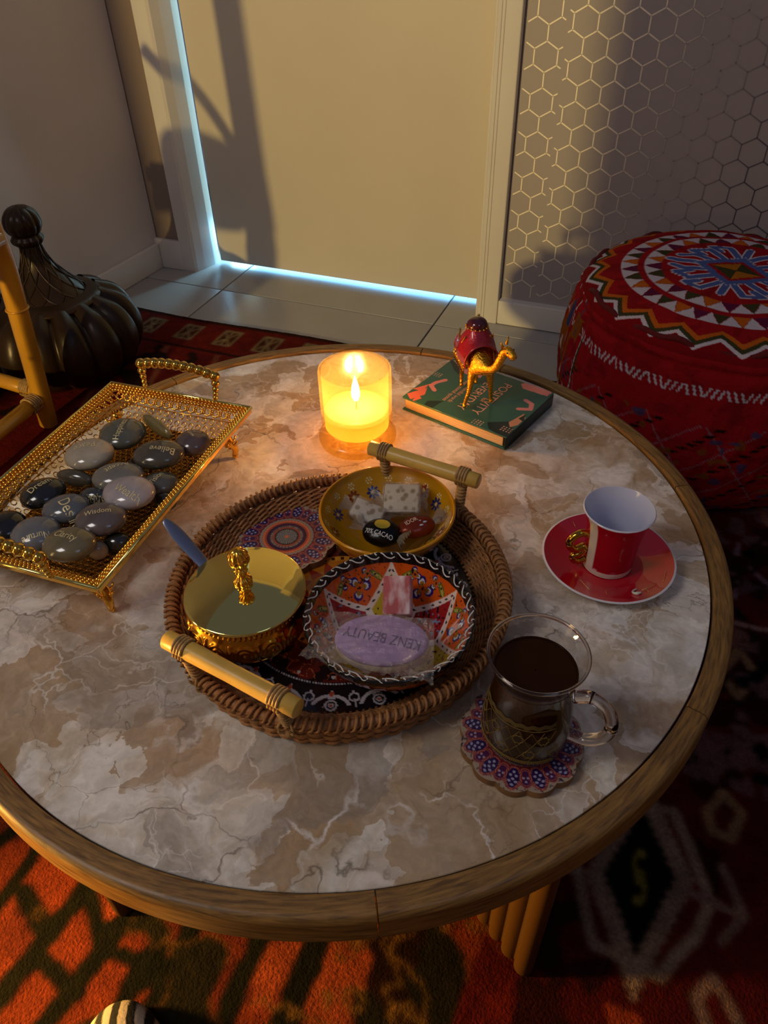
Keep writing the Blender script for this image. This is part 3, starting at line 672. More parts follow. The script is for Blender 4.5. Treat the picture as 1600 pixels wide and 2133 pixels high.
# ================================================================== RATTAN TRAY
TC = np.array((.045, -.0945))
def rattan():
    t = thing('serving_tray', 'round woven rattan tray with two bamboo handles in the middle of the table', 'tray', (TC[0], TC[1], TH))
    Rb, Rt, H = .1405, .1445, .030
    # patterned base
    nr, nt = 150, 620; rr = np.linspace(.0005, .120, nr); T = np.arange(nt)/nt*2*PI; RR, TT = np.meshgrid(rr, T, indexing='ij'); r = RR.ravel()/.120; a = TT.ravel(); p = np.c_[r*np.cos(a), r*np.sin(a)]
    c = np.tile(np.array(lin('#151015')), (len(p), 1)); grey = '#a9a2a8'
    N = 18; s = ((a*N/(2*PI)) % 1)-.5; arc = s*2*PI/N*r
    band = lambda lo, hi, k: put(c, (r >= lo) & (r < hi), k)
    band(0, .42, '#b06a18'); put(c, (r < .42) & (r > .30) & (np.abs(s) < (.42-r)*4), '#8c2a18'); band(.42, .47, '#c98a2a'); put(c, (r > .43) & (r < .46) & (np.abs(((a*40/(2*PI)) % 1)-.5) < .2), '#3a1810')
    band(.47, .74, '#5a1c16'); put(c, (r > .47) & (r < .74) & (fbm(p, 15, 3) > .54), '#1c1012'); put(c, (r > .5) & (r < .72) & (np.abs(fbm(p, 11, 13)-.5) < .02), '#a2502c')
    put(c, np.hypot(r-.70, arc*1.0) < .014, grey)
    put(c, (np.abs(r-.755) < .0045) & (np.abs(((a*240/(2*PI)) % 1)-.5) < .28), grey)
    # fans
    q = np.hypot((r-.99)*.9, arc); fan = (r > .79) & (r < .985)
    ap = (np.abs(arc) < .052*((r-.80)/.14)) & (r > .805) & (r < .945)
    put(c, fan & (np.abs(np.hypot(r-.985, arc)-.135) < .012) & (r < .93), grey); put(c, ap, grey)
    put(c, (np.hypot((r-.835)*.8, arc) < .016), '#9a4226')
    sw = np.hypot(r-.925, np.abs(arc)-.0); put(c, sw < .052, '#151015'); put(c, (sw < .043) & (sw > .031), grey); put(c, sw < .019, grey); put(c, sw < .011, '#9a4226')
    s2 = (((a*N/(2*PI))+.5) % 1)-.5; arc2 = s2*2*PI/N*r; sw = np.hypot(r-.87, arc2); put(c, (sw < .038) & (sw > .026) & (r < .9), grey); put(c, (np.abs(arc2) < .006) & (r > .88) & (r < .95), grey); put(c, np.hypot(r-.825, arc2) < .010, grey)
    mk('base', np.c_[p*.120, np.full(len(p), .0062)], gridf(nr, nt, True), mat('tray_base_print', '#ffffff', .25, attr=True, coat=.3), t, col=c)
    mk('base_board', *lathe([(.001, .0008), (Rb, .0008), (Rb, .0058), (.001, .0058)], 96), M_rattan, t, auto=40)
    # woven wall: waving strands round upright stakes
    NS = 74; g = G(); th = np.linspace(0, 2*PI, NS*8, endpoint=False)
    rows = 6
    for k in range(rows):
        z = .0035+k*.0046; R0 = Rb+(Rt-Rb)*k/rows
        for w_ in (0, 1):
            R = R0+.0021*np.cos(th*NS/2*1+PI*k+PI*w_)
            zz = z+.0009*np.sin(th*NS/2+PI*k+PI*w_)+w_*.0018
            g.add(*tube(np.c_[R*np.cos(th), R*np.sin(th), zz], .00165, 6, closed=True))
    g.obj('woven_wall', M_rattan, t, kind='stuff')
    g = G()
    for k in range(7):
        u = (k+.3)/7; R0 = .121+.0185*u; z = .0072+.018*u**1.5
        for w_ in (0, 1):
            R = R0+.0007*np.cos(th*NS/2+PI*k+PI*w_); zz = z+.0016*np.sin(th*NS/2+PI*k+PI*w_)+.0004
            g.add(*tube(np.c_[R*np.cos(th), R*np.sin(th), zz], .0014, 6, closed=True))
    g.obj('woven_floor_ring', M_rattan, t, kind='stuff')
    g = G()
    for k in range(NS*2):
        a_ = (k+.5)/NS*PI; P_ = [(rr_*math.cos(a_), rr_*math.sin(a_), zz) for rr_, zz in ((.1185, .0068), (.130, .0125), (.1395, .0235))]; g.add(*tube(P_, .0016, 6))
    g.obj('floor_stakes', M_rattan, t, kind='stuff')
    g = G()
    for k in range(NS):
        a_ = k/NS*2*PI; g.add(*tube([(Rb*math.cos(a_), Rb*math.sin(a_), .001), (Rt*math.cos(a_), Rt*math.sin(a_), H)], .0012, 6))
    g.obj('stakes', M_rattan, t, kind='stuff')
    # rim: core and wrapping
    mk('rim_core', *tube(np.c_[Rt*np.cos(th), Rt*np.sin(th), 0*th+H], .0040, 8, closed=True), M_rattan, t)
    g = G(); NW = 150
    for k in range(NW):
        a0 = k/NW*2*PI; q = np.linspace(0, 2*PI, 12, endpoint=False)
        aa = a0+.030*np.sin(q*.5+.4)+.006*rng.uniform(-1, 1); R = Rt+.0052*np.cos(q); zz = H+.0052*np.sin(q)
        g.add(*tube(np.c_[R*np.cos(aa), R*np.sin(aa), zz], .0015, 5, closed=True))
    g.obj('rim_wrapping', M_rattan, t, kind='stuff')
    # handles
    for pa, pb in (((347, 1331), (622, 1477)), ((771, 932), (998, 1003))):
        A = at(*pa, TH+.070); B = at(*pb, TH+.070); A[:2] -= TC; B[:2] -= TC; A[2] = B[2] = .070
        d_ = (B-A)/np.linalg.norm(B-A); P = [A, A+d_*.0008]+[A+(B-A)*s_ for s_ in (.2, .5, .8)]+[B-d_*.0008, B]; rads = [.0064, .0074, .0075, .0071, .0075, .0074, .0064]
        h = mk('handle', *tube(P, rads, 18), M_bamboo, t, auto=60)
        for s_ in (.14, .86):
            g = G(); Q = A+(B-A)*s_; n_ = np.cross(d_, (0, 0, 1))
            for m_ in range(4):
                q = np.linspace(0, 2*PI, 16, endpoint=False); cc = Q+d_*(m_-1.5)*.0027
                g.add(*tube(cc+np.outer(np.cos(q), n_)*.0082+np.outer(np.sin(q), (0, 0, 1))*.0082, .0014, 6, closed=True))
            g.obj('handle_binding', M_rattan_l, h)
            ang = math.atan2(Q[1], Q[0]); foot = np.array((Rt*math.cos(ang), Rt*math.sin(ang), H-.002))
            P2 = np.array([Q-(0, 0, .004), (Q+foot)/2+np.array((0, 0, .002)), foot, foot+np.array((.0015*math.cos(ang), .0015*math.sin(ang), -.012))])
            po = mk('handle_post', *tube(spline(P2, 12), .0042, 10), M_rattan_l, t)
            g = G()
            for m_ in range(9):
                cc = Q+(foot-Q)*(m_+1)/10-(0, 0, .003*(1-m_/9)); g.add(*torus(cc, .0045, .0011, 12, 5))
            for sg in (-1, 1):
                q = np.linspace(0, 2*PI, 20, endpoint=False); tang = np.array((-math.sin(ang), math.cos(ang), 0)); rad_ = np.array((math.cos(ang), math.sin(ang), 0))
                g.add(*tube(foot+np.outer(np.cos(q), rad_)*.0068+np.outer(np.sin(q), (0, 0, 1))*.0085+np.outer(np.cos(q)*sg, tang)*.006, .0012, 5, closed=True))
            g.obj('post_wrapping', M_rattan_l, po)
rattan()

# ================================================================== BOWLS
def rimflip(prof): return prof
def yellow_bowl():
    x, y, zt = .0572, -.0095, .0515; R = .0640
    t = thing('bowl', 'yellow glazed bowl painted with small flowers, holding wrapped sweets', 'bowl', (x, y, TH+.0066))
    H = zt-.0066; out = []
    inner = [(.0005, .0055), (.018, .0058), (.030, .0090), (.042, .0165), (.052, .0265), (.059, .0370), (R-.0026, H-.0012)]
    inner = spline(np.array([(a, b) for a, b in inner]), 110); nt = 420; T = np.arange(nt)/nt*2*PI
    s = np.r_[0, np.cumsum(np.hypot(*np.diff(inner, axis=0).T))]; S = np.repeat(s, nt); A = np.tile(T, len(inner)); L_ = s[-1]
    r = S/L_; c = np.tile(np.array(lin('#c08a08')), (len(A), 1)); Rr = np.repeat(inner[:, 0], nt)
    put(c, fbm(np.c_[np.cos(A)*Rr, np.sin(A)*Rr], 60, 2) > .6, '#b57f06', .4)
    # white dot flowers under the rim
    n1 = 18; k = ((A*n1/(2*PI)) % 1-.5)*2*PI/n1*Rr; h = S-.86*L_
    for q in range(6): put(c, np.hypot(k-.0028*math.cos(q*PI/3), h-.0028*math.sin(q*PI/3)) < .0008, '#e6dcb4')
    put(c, np.hypot(k, h) < .0007, '#e6dcb4')
    # flowers
    for ang, rad, col, sz in ((152, .72, '#7a2408', 1), (128, .70, '#1c2c66', 1), (70, .80, '#7a1a10', 1), (48, .76, '#16306a', 1), (5, .74, '#7a2408', 1), (-18, .7, '#1c2c66', .9), (185, .7, '#1c2c66', .9), (215, .72, '#7a2408', .9)):
        a0 = math.radians(ang); ka = ((A-a0+PI) % (2*PI)-PI)*Rr; kh = S-rad*L_
        for q in range(8):
            b = q*PI/4; u = ka*math.cos(b)+kh*math.sin(b); w_ = -ka*math.sin(b)+kh*math.cos(b); put(c, ((u-.0045)/.0025)**2+(w_/.0014)**2 < 1, col)
        put(c, np.hypot(ka, kh) < .0014, '#d8cfae')
    for ang, rad in ((105, .62), (95, .70), (25, .66), (-5, .6)):
        a0 = math.radians(ang); ka = ((A-a0+PI) % (2*PI)-PI)*Rr; kh = S-rad*L_
        put(c, (np.abs(np.hypot(ka, kh)-.006) < .0012) & (ka > -.002), '#5a1c0c'); put(c, np.hypot(ka-.004, kh) < .0022, '#6b7a2a')
    v = np.stack([inner[:, 0][:, None]*np.cos(T), inner[:, 0][:, None]*np.sin(T), inner[:, 1][:, None]+0*T], -1).reshape(-1, 3)
    mk('bowl_inside', v, gridf(len(inner), nt, True), M_glaze, t, col=c)
    prof = [(R-.0026, H-.0012), (R-.0022, H-.0002), (R-.001, H), (R, H-.0014), (R-.0006, H-.003), (.0615, .036), (.054, .023), (.044, .012), (.032, .005), (.0255, .003), (.0245, .0004), (.0005, .0004)]
    mk('bowl_outside', *lathe(spline(np.array(prof), 60), 96), mat('yellow_glaze', '#d08c08', .12, coat=.6), t)
yellow_bowl()
def orange_bowl():
    x, y, zt = .1065, -.1310, .0545; R = .0690; H = zt-.0066
    t = thing('bowl', 'orange bowl with painted star and raised white scrolls on a black rim, holding soap', 'bowl', (x, y, TH+.0066))
    inner = spline(np.array([(.0005, .0055), (.020, .0058), (.034, .0090), (.046, .0160), (.056, .0265), (.063, .0370), (R-.0026, H-.0012)]), 130); nt = 520; T = np.arange(nt)/nt*2*PI
    s = np.r_[0, np.cumsum(np.hypot(*np.diff(inner, axis=0).T))]; L_ = s[-1]; S = np.repeat(s, nt); A = np.tile(T, len(inner)); Rr = np.repeat(inner[:, 0], nt); q = S/L_
    c = np.tile(np.array(lin('#d4560c')), (len(A), 1)); p = np.c_[q*np.cos(A), q*np.sin(A)]
    a0 = math.radians(87+22.5)
    def rel(off, n=6): return ((A-a0-off+PI/n) % (2*PI/n))-PI/n
    idx = np.floor(((A-a0+PI/6) % (2*PI))/(PI/3)).astype(int)
    d1 = rel(0); tipr, valr = .885, .48
    # star polygon boundary radius at angle d1
    ta = np.array((tipr, 0)); tb = np.array((valr*math.cos(PI/6), valr*math.sin(PI/6)))
    ad = np.abs(d1); px_, py_ = q*np.cos(ad), q*np.sin(ad); nrm = np.array((tb[1]-ta[1], -(tb[0]-ta[0]))); nrm /= np.hypot(*nrm); dist = (px_-ta[0])*nrm[0]+(py_-ta[1])*nrm[1]
    dist = dist*np.sign((0-ta[0])*nrm[0]+(0-ta[1])*nrm[1])      # positive inside
    ins = dist > 0
    put(c, ins & (idx % 2 == 0), '#bfa522'); put(c, ins & (idx % 2 == 1), '#9c1c1c')
    dots = (vn(p, 34, 5) > .78); put(c, ins & dots & (q > .3), '#15101c'); put(c, ins & (vn(p, 40, 8) > .82) & (idx % 2 == 1), '#6d86a8')
    put(c, (np.abs(ad-PI/6) < .035/np.maximum(q, .05)) & ins & (q < .6), '#e6d6cc')
    put(c, np.abs(dist-.012) < .030, '#e6d0c2')
    sd = (q*14) % 1; put(c, (np.abs(dist-.012) < .010) & (np.abs(sd-.5) < .17), '#15101c')
    put(c, (q < .30), '#d9c6b4'); put(c, (q < .27), '#9c1c1c'); put(c, (q < .25) & (vn(p, 30, 15) > .7), '#e0c890')
    # blue flowers between the points
    d2 = rel(PI/6); fx, fy = q*np.cos(d2), q*np.sin(d2); o_ = (q < .93) & (dist < -.03)
    for cx, cy in ((.70, 0), (.80, .14), (.80, -.14)):
        k = .085 if cy == 0 else .055
        for b in range(3):
            aa = b*2*PI/3+.5; put(c, o_ & (np.hypot(fx-cx-k*math.cos(aa), fy-cy-k*math.sin(aa)) < k*.62), '#241c6a'); put(c, o_ & (np.hypot(fx-cx-k*.85*math.cos(aa), fy-cy-k*.85*math.sin(aa)) < k*.40), '#cfd0d8'); put(c, o_ & (np.hypot(fx-cx-k*.65*math.cos(aa), fy-cy-k*.65*math.sin(aa)) < k*.32), '#9a6a1a')
        put(c, np.hypot(fx-cx, fy-cy) < .014, '#15101c')
    for cy in (.24, -.24):
        e = ((fx-.74)*.5+(fy-cy)*(.86 if cy > 0 else -.86)); g_ = ((fx-.74)*.86-(fy-cy)*(.5 if cy > 0 else -.5))
        put(c, o_ & ((e/.03)**2+(g_/.10)**2 < 1), '#5c6a1c'); put(c, o_ & ((e/.016)**2+(g_/.07)**2 < 1), '#b3a54a'); put(c, o_ & ((e/.012)**2+((g_-.03)/.012)**2 < 1), '#15101c')
    put(c, o_ & (vn(p, 44, 25) > .84), '#15101c')
    put(c, q > .905, '#0e0c10')
    sc = lambda R_, Z_, T_: (R_*(1+.006*np.clip(R_/R, 0, 1)**6*np.cos(36*T_)), Z_)
    Rg = np.repeat(inner[:, :1], nt, 1); Rg, _ = sc(Rg, 0, T[None, :].repeat(len(inner), 0))
    v = np.stack([Rg*np.cos(T), Rg*np.sin(T), inner[:, 1][:, None]+0*T], -1).reshape(-1, 3)
    mk('bowl_inside', v, gridf(len(inner), nt, True), M_glaze, t, col=c)
    prof = spline(np.array([(R-.0026, H-.0012), (R-.0022, H-.0001), (R-.001, H), (R, H-.0014), (R-.0004, H-.0035), (.0665, .038), (.059, .024), (.048, .012), (.034, .005), (.0275, .003), (.0265, .0004), (.0005, .0004)]), 80)
    nt2 = 288; T2 = np.arange(nt2)/nt2*2*PI; Rg, _ = sc(np.repeat(prof[:, :1], nt2, 1), 0, T2[None, :].repeat(len(prof), 0)); Z = prof[:, 1][:, None]+0*T2
    v = np.stack([Rg*np.cos(T2), Rg*np.sin(T2), Z], -1).reshape(-1, 3); zz = v[:, 2]; cc = np.tile(np.array(lin('#c64a0a')), (len(v), 1)); pp = np.c_[np.arctan2(v[:, 1], v[:, 0])*4, zz*60]
    put(cc, (zz > H-.008), '#0e0c10'); put(cc, (zz < H-.014) & (np.abs(fbm(pp, 1.5, 4)-.5) < .025), '#1a120c')
    mk('bowl_outside', v, gridf(len(prof), nt2, True), M_glaze, t, col=cc)
    # raised white running scroll on the rim
    g = G(); n = 30
    for k in range(n):
        b = k/n*2*PI; w_ = 2*PI/n
        pts = [(-.10, -.0018), (.15, -.0030), (.45, -.0020), (.70, .0010), (.95, .0026), (1.14, .0014), (1.05, -.0004)]
        P = [((R-.0032+o_*.95)*math.cos(b+u*w_), (R-.0032+o_*.95)*math.sin(b+u*w_), H-.0002+(-.0009 if o_ > .0015 else 0)-max(0, -o_)*.9+max(0, .0)) for u, o_ in pts]
        g.add(*tube(spline(np.array(P), 16), .00062, 6))
    g.obj('white_scrolls', mat('white_relief_paint', '#d9d4d0', .35), t)
orange_bowl()

# ---- sweets in the yellow bowl
clear = film('clear_wrap', .10, .06); clear2 = film('clear_wrap_twist', .5, .2)
def crumple(name, P, r, m, parent, seed):
    """twisted wrapper end: a fan of thin folded film"""
    rg = np.random.default_rng(seed); g = G(); A, B = np.array(P[0]), np.array(P[1]); d_ = B-A; L_ = np.linalg.norm(d_); d_ /= L_; s_ = np.cross(d_, (0, 0, 1)); s_ /= np.linalg.norm(s_); u_ = np.cross(s_, d_)
    n, m_ = 14, 6; v = []
    for i in range(m_):
        tt = i/(m_-1); w_ = r*(.25+.95*tt)
        for j in range(n):
            q = j/(n-1)*2-1; off = .0035*tt*((-1)**j)*rg.uniform(.4, 1.1)
            v.append(A+d_*L_*tt*(1+.12*rg.uniform(-1, 1))+s_*q*w_+u_*(off+.25*w_*(1-q*q)))
    g.add(np.array(v), [tuple(q) for q in gridf(m_, n)]); return g.obj(name, m, parent, smooth=False)
def wrapped_block(label, px, py, z, size, rot, seed):
    c = at(px, py, TH+z); t = thing('nougat_sweet', label, 'sweet', c); t.rotation_euler = rot
    v, f = box((0, 0, 0), size, bev=.002); rg = np.random.default_rng(seed)
    m, N, L, P = newmat('nut_nougat'); vo = N.new('ShaderNodeTexVoronoi'); vo.inputs['Scale'].default_value = 150; tc = N.new('ShaderNodeTexCoord'); L.new(tc.outputs['Object'], vo.inputs['Vector'])
    r = N.new('ShaderNodeValToRGB'); r.color_ramp.elements[0].position = .26; r.color_ramp.elements[1].position = .5; r.color_ramp.elements[0].color = (*lin('#8f7a58'), 1); r.color_ramp.elements[1].color = (*lin('#c9bda8'), 1)
    L.new(vo.outputs['Distance'], r.inputs[0]); L.new(r.outputs[0], P.inputs['Base Color']); P.inputs['Roughness'].default_value = .5
    mk('nougat', v, f, m, t)
    v, f = box((0, 0, 0), np.array(size)+.0032, bev=.0028); v = v+rg.uniform(-.0008, .0008, v.shape)
    mk('wrapper', v, f, clear, t, smooth=False)
    crumple('wrapper_end', ((-size[0]/2, 0, 0), (-size[0]/2-.012, 0, 0)), size[1]*.4, clear2, t, seed+1)
    crumple('wrapper_end', ((size[0]/2, 0, 0), (size[0]/2+.008, 0, 0)), size[1]*.4, clear2, t, seed+2)
wrapped_block('larger cube of nut nougat in clear film at the back of the yellow bowl', 838, 1042, .0400, (.034, .029, .015), (math.radians(28), math.radians(-4), math.radians(14)), 3)
wrapped_block('smaller whitish nougat in clear film left in the yellow bowl', 765, 1070, .0345, (.030, .020, .013), (math.radians(22), math.radians(16), math.radians(2)), 13)
def choc(name, label, px, py, z, col, rz, rx, sq=(.0185, .0145, .009)):
    c = at(px, py, TH+z); t = thing(name, label, 'sweet', c); t.rotation_euler = (rx, 0, rz)
    g = G(); v, f = sphere((0, 0, 0), 1, 28, 16, sq); d_ = fbm(np.c_[v[:, 0]*90, v[:, 1]*90+v[:, 2]*40], 4, 5); v *= (1+.10*(d_-.5))[:, None]
    o = mk('wrapper', v, f, mat(name+'_foil', col, .22, .3, bump=.4, bscale=120), t)
    return t, sq
t, sq = choc('dark_chocolate_sweet', 'black wrapped dark chocolate lettered 70% CACAO in the yellow bowl', 795, 1110, .0330, '#0c0a0a', math.radians(2), math.radians(18))
def on_ell(s, p0, p1, sq, m, parent, name, hs=1., lift=.0004):
    v2, f = text2d(s, p0, p1, hs); k = np.clip(1-(v2[:, 0]/sq[0])**2-(v2[:, 1]/sq[1])**2, .0, 1); return mk(name, np.c_[v2, sq[2]*np.sqrt(k)*1.03+lift], f, m, parent, smooth=False)
on_ell('70% CACAO', (-.0140, -.0040), (.0135, -.0060), sq, mat('white_print', '#e0dcd4', .4), t, 'lettering', 1.25)
v = np.linspace(0, 2*PI, 24, endpoint=False); el = [(0, .004)]+[(.0002+.0075*math.cos(q), .0050+.0055*math.sin(q)) for q in v]; el = np.array(el)
mk('gold_badge', np.c_[el, sq[2]*np.sqrt(np.clip(1-(el[:, 0]/sq[0])**2-(el[:, 1]/sq[1])**2, 0, 1))*1.03+.0004], [(0, i+1, (i+1) % 24+1) for i in range(24)], mat('gold_foil', '#c9b03a', .25, .6), t)
crumple('wrapper_end', ((-.016, 0, .001), (-.028, .004, .004)), .009, clear2, t, 31); crumple('wrapper_end', ((.016, -.002, .001), (.026, -.004, .004)), .009, mat('foil_crinkle', '#b0a48c', .3, .5), t, 32)
t, sq = choc('milk_chocolate_sweet', 'red brown wrapped chocolate at the right side of the yellow bowl', 868, 1097, .0335, '#7a2a10', math.radians(40), math.radians(10), (.018, .012, .008))
on_ell('GODDO', (-.011, .0015), (.001, .0035), sq, mat('cream_print', '#e0c8b0', .4), t, 'lettering', 1.3) if False else on_ell('IDOR', (-.011, .0015), (.001, .0035), sq, mat('cream_print', '#e0c8b0', .4), t, 'lettering', 1.3)
g = G()
for k in range(7):
    v, f = sphere((.004+.0022*math.cos(k*2.1)*1.3, -.002+.003*math.sin(k*2.1), sq[2]*.93), 1, 8, 5, (.0022, .0011, .0005)); g.add(v, f)
g.obj('white_blossom_print', mat('white_print_2', '#b8bcd0', .4), t)
crumple('wrapper_end', ((.015, .0, .001), (.030, .003, .005)), .009, clear2, t, 33)

# ---- things in the orange bowl
def lokum():
    c = at(829, 1243, TH+.0410); t = thing('lokum_cube', 'pink sugared lokum cube in the orange bowl behind the soap', 'sweet', c); t.rotation_euler = (math.radians(30), math.radians(-6), math.radians(16))
    v, f = box((0, 0, 0), (.0235, .0330, .0150), bev=.0015)
    m, N, L, P = newmat('sugared_lokum'); n = N.new('ShaderNodeTexNoise'); n.inputs['Scale'].default_value = 90; n.inputs['Detail'].default_value = 8; tc = N.new('ShaderNodeTexCoord'); mp = N.new('ShaderNodeMapping'); mp.inputs['Scale'].default_value = (1, .4, 1); L.new(tc.outputs['Object'], mp.inputs[0]); L.new(mp.outputs[0], n.inputs['Vector'])
    r = N.new('ShaderNodeValToRGB'); r.color_ramp.elements[0].position = .42; r.color_ramp.elements[1].position = .64; r.color_ramp.elements[0].color = (*lin('#b5585a'), 1); r.color_ramp.elements[1].color = (*lin('#e8d2d4'), 1)
    L.new(n.outputs['Fac'], r.inputs[0]); L.new(r.outputs[0], P.inputs['Base Color']); P.inputs['Roughness'].default_value = .8
    b = N.new('ShaderNodeBump'); b.inputs['Strength'].default_value = .9; b.inputs['Distance'].default_value = .002; L.new(n.outputs['Fac'], b.inputs['Height']); L.new(b.outputs[0], P.inputs['Normal'])
    mk('candy', v, f, m, t, auto=50)
lokum()
def soap():
    c = at(795, 1334, TH+.046); A = at(697, 1328, TH+.046); B = at(893, 1342, TH+.046); rz = math.atan2(B[1]-A[1], B[0]-A[0])
    hw = np.hypot(*(B-A)[:2])/2
    t = thing('soap_bar', 'oval lilac soap bar stamped with lettering in the orange bowl', 'soap', (c[0], c[1], TH+.0345), rz); a, b = hw, .0245
    def oval(z0, z1, m, nm, k=1.0, dome=.0):
        prof = [(.001, z0), (.9*k, z0), (.975*k, z0+.001), (1*k, z0+.003), (1*k, z1-.003), (.97*k, z1-.0008), (.92*k, z1)]+[(r_*k, z1+dome*(1-r_**2)) for r_ in (.8, .5, .2, .001)]
        v, f = lathe(prof, 72); v[:, 0] *= a; v[:, 1] *= b; return mk(nm, v, f, m, t)
    oval(0, .010, mat('cream_soap', '#c9b890', .45), 'soap_base', .985); oval(.0085, .0150, mat('lilac_soap', '#b793cc', .4, sss=.15), 'soap_top', 1.0, .0006)
    L = lambda px, py: (lambda q: np.array((q[0]*math.cos(-rz)-q[1]*math.sin(-rz), q[0]*math.sin(-rz)+q[1]*math.cos(-rz))))(at(px, py, TH+.0498)[:2]-c[:2])
    ca = L(872, 1338); cb = L(722, 1298); cb = np.array((-.030, .004)); ca = np.array((.0305, -.006))
    v2, f = text2d('KENZ BEAUTY', ca, cb, 1.45); mk('stamped_lettering', np.c_[v2, np.full(len(v2), .01605)-.0006*((v2[:, 0]/a)**2+(v2[:, 1]/b)**2)], f, mat('lilac_stamp_shadow', '#5c3f7c', .5), t, smooth=False)
    # clear crinkled sachet
    cr = {k: at(px, py, TH+z) for k, px, py, z in (('tl', 688, 1275, .052), ('tr', 905, 1290, .052), ('bl', 620, 1362, .060), ('br', 903, 1418, .060))}
    nu, nv = 46, 34; v = []; rg = np.random.default_rng(4)
    for j in range(nv):
        for i in range(nu):
            u, w_ = i/(nu-1), j/(nv-1); Pt = (cr['tl']*(1-u)+cr['tr']*u)*(1-w_)+(cr['bl']*(1-u)+cr['br']*u)*w_; v.append(Pt)
    v = np.array(v); q = v[:, :2]-c[:2]; q = np.c_[q[:, 0]*math.cos(-rz)-q[:, 1]*math.sin(-rz), q[:, 0]*math.sin(-rz)+q[:, 1]*math.cos(-rz)]
    U = np.tile(np.linspace(0, 1, nu), nv); W_ = np.repeat(np.linspace(0, 1, nv), nu)
    crk = np.abs(vn(np.c_[U*7+W_*2, W_*5], 1, 4)-.5)*.006+np.abs(vn(np.c_[U*15, W_*9+U*3], 1, 14)-.5)*.003
    edge = np.clip((W_-.72)/.28, 0, 1)*.0028*np.sign(np.sin(U*40+3*np.sin(U*9)))*rg.uniform(.3, 1, len(U))
    z = .0172+crk+edge+.006*np.clip(W_-.6, 0, 1)
    mk('clear_sachet', np.c_[q, z], gridf(nv, nu), film('sachet_film', .2, .03), t, smooth=False)
soap()

# ================================================================== SUGAR POT
def pot():
    x, y = -.0092, -.1562; t = thing('sugar_bowl', 'gold lidded sugar bowl with embossed sides on the rattan tray', 'sugar bowl', (x, y, TH+.0066))
    zl = .0545; Rl = .0490
    prof = spline(np.array([(.0005, .0004), (.030, .0004), (.031, .003), (.028, .006), (.033, .009), (.044, .017), (.0490, .028), (.0490, .038), (.0462, .046), (.0452, .050), (.0470, .0530), (.0470, .0545), (.0440, .0545)]), 120); nt = 400; T = np.arange(nt)/nt*2*PI
    Rg = np.repeat(prof[:, :1], nt, 1); Zg = np.repeat(prof[:, 1:], nt, 1); TT = T[None, :]+0*Rg
    s = ((TT*14/(2*PI)) % 1)-.5; arc = s*2*PI/14*.048; zc = Zg-.030; hr = np.hypot(arc, zc*.75)
    h = .0016*np.exp(-((hr-.0075)/.0011)**2)+.0016*np.exp(-((hr-.0045)/.0008)**2)+.0022*np.exp(-(hr/.0017)**2)
    s2 = (((TT*14/(2*PI))+.5) % 1)-.5; arc2 = s2*2*PI/14*.048; h += .0014*np.exp(-(arc2/.0012)**2)*(np.abs(zc) < .012)+.0015*np.exp(-(np.hypot(arc2, zc-.006)/.0022)**2)
    h *= np.clip((.048-Zg)/.004, 0, 1)*np.clip((Zg-.012)/.004, 0, 1); h += .0007*(np.abs(Zg-.048) < .0016)*(np.cos(TT*70))*1
    Rg = Rg+h
    mk('body', np.stack([Rg*np.cos(T), Rg*np.sin(T), Zg], -1).reshape(-1, 3), gridf(len(prof), nt, True), mat('antique_gold', '#d99a34', .2, 1), t)
    lp = spline(np.array([(.0440, .0540), (.0490, .0543), (.0494, .0552), (.0488, .0562), (.0470, .0570), (.040, .0592), (.028, .0618), (.014, .0634), (.0005, .0640)]), 60)
    lid = mk('lid', *lathe(lp, 128), M_gold_s, t)
    kp = [(.0005, .0628), (.0062, .0630), (.0072, .0655), (.0066, .0685), (.0040, .0710), (.0032, .0740), (.0050, .0760), (.0052, .0780), (.0034, .0800), (.0036, .0815), (.0066, .0845), (.0080, .0890), (.0078, .0935), (.0060, .0975), (.0035, .0998), (.0005, .1005)]
    fl = lambda R_, Z_, T_: (R_*(1+.09*np.cos(10*T_+Z_*160)), Z_)
    mk('finial', *lathe(spline(np.array(kp), 60), 60, fl), M_gold, lid)
    # spoon
    A = at(432, 1182, TH+.0585); B = at(343, 1082, TH+.088)
    s = thing('teaspoon', 'steel teaspoon handle sticking out from under the gold lid', 'spoon', A); B = B-A; A = np.zeros(3); d_ = (B-A)/np.linalg.norm(B); side = np.cross(d_, (0, 0, 1)); side /= np.linalg.norm(side); up = np.cross(side, d_)
    v = []; prof = [(-.012, .0024), (0, .0046), (.02, .0058), (.04, .0060), (.052, .0046), (.0585, .0030), (.060, .0008)]; Lh = np.linalg.norm(B)
    pr = spline(np.array(prof), 30); 
    for q, w_ in pr:
        q = q/.060*Lh if q > 0 else q
        for a_ in np.arange(8)/8*2*PI: v.append(d_*q+side*w_*math.cos(a_)+up*.0009*math.sin(a_))
    k = len(pr); f = [tuple(q) for q in gridf(k, 8, True)]+[tuple(range(7, -1, -1)), tuple(range((k-1)*8, k*8))]
    mk('handle', v, f, mat('brushed_steel', '#8a93a8', .35, .9), s, auto=50)
    E = d_*-.012; mk('bowl', *sphere(E-d_*.010-np.array((0, 0, .004)), 1, 16, 8, (.010, .007, .002)), mat('brushed_steel_bowl', '#8a93a8', .35, .9), s)
pot()

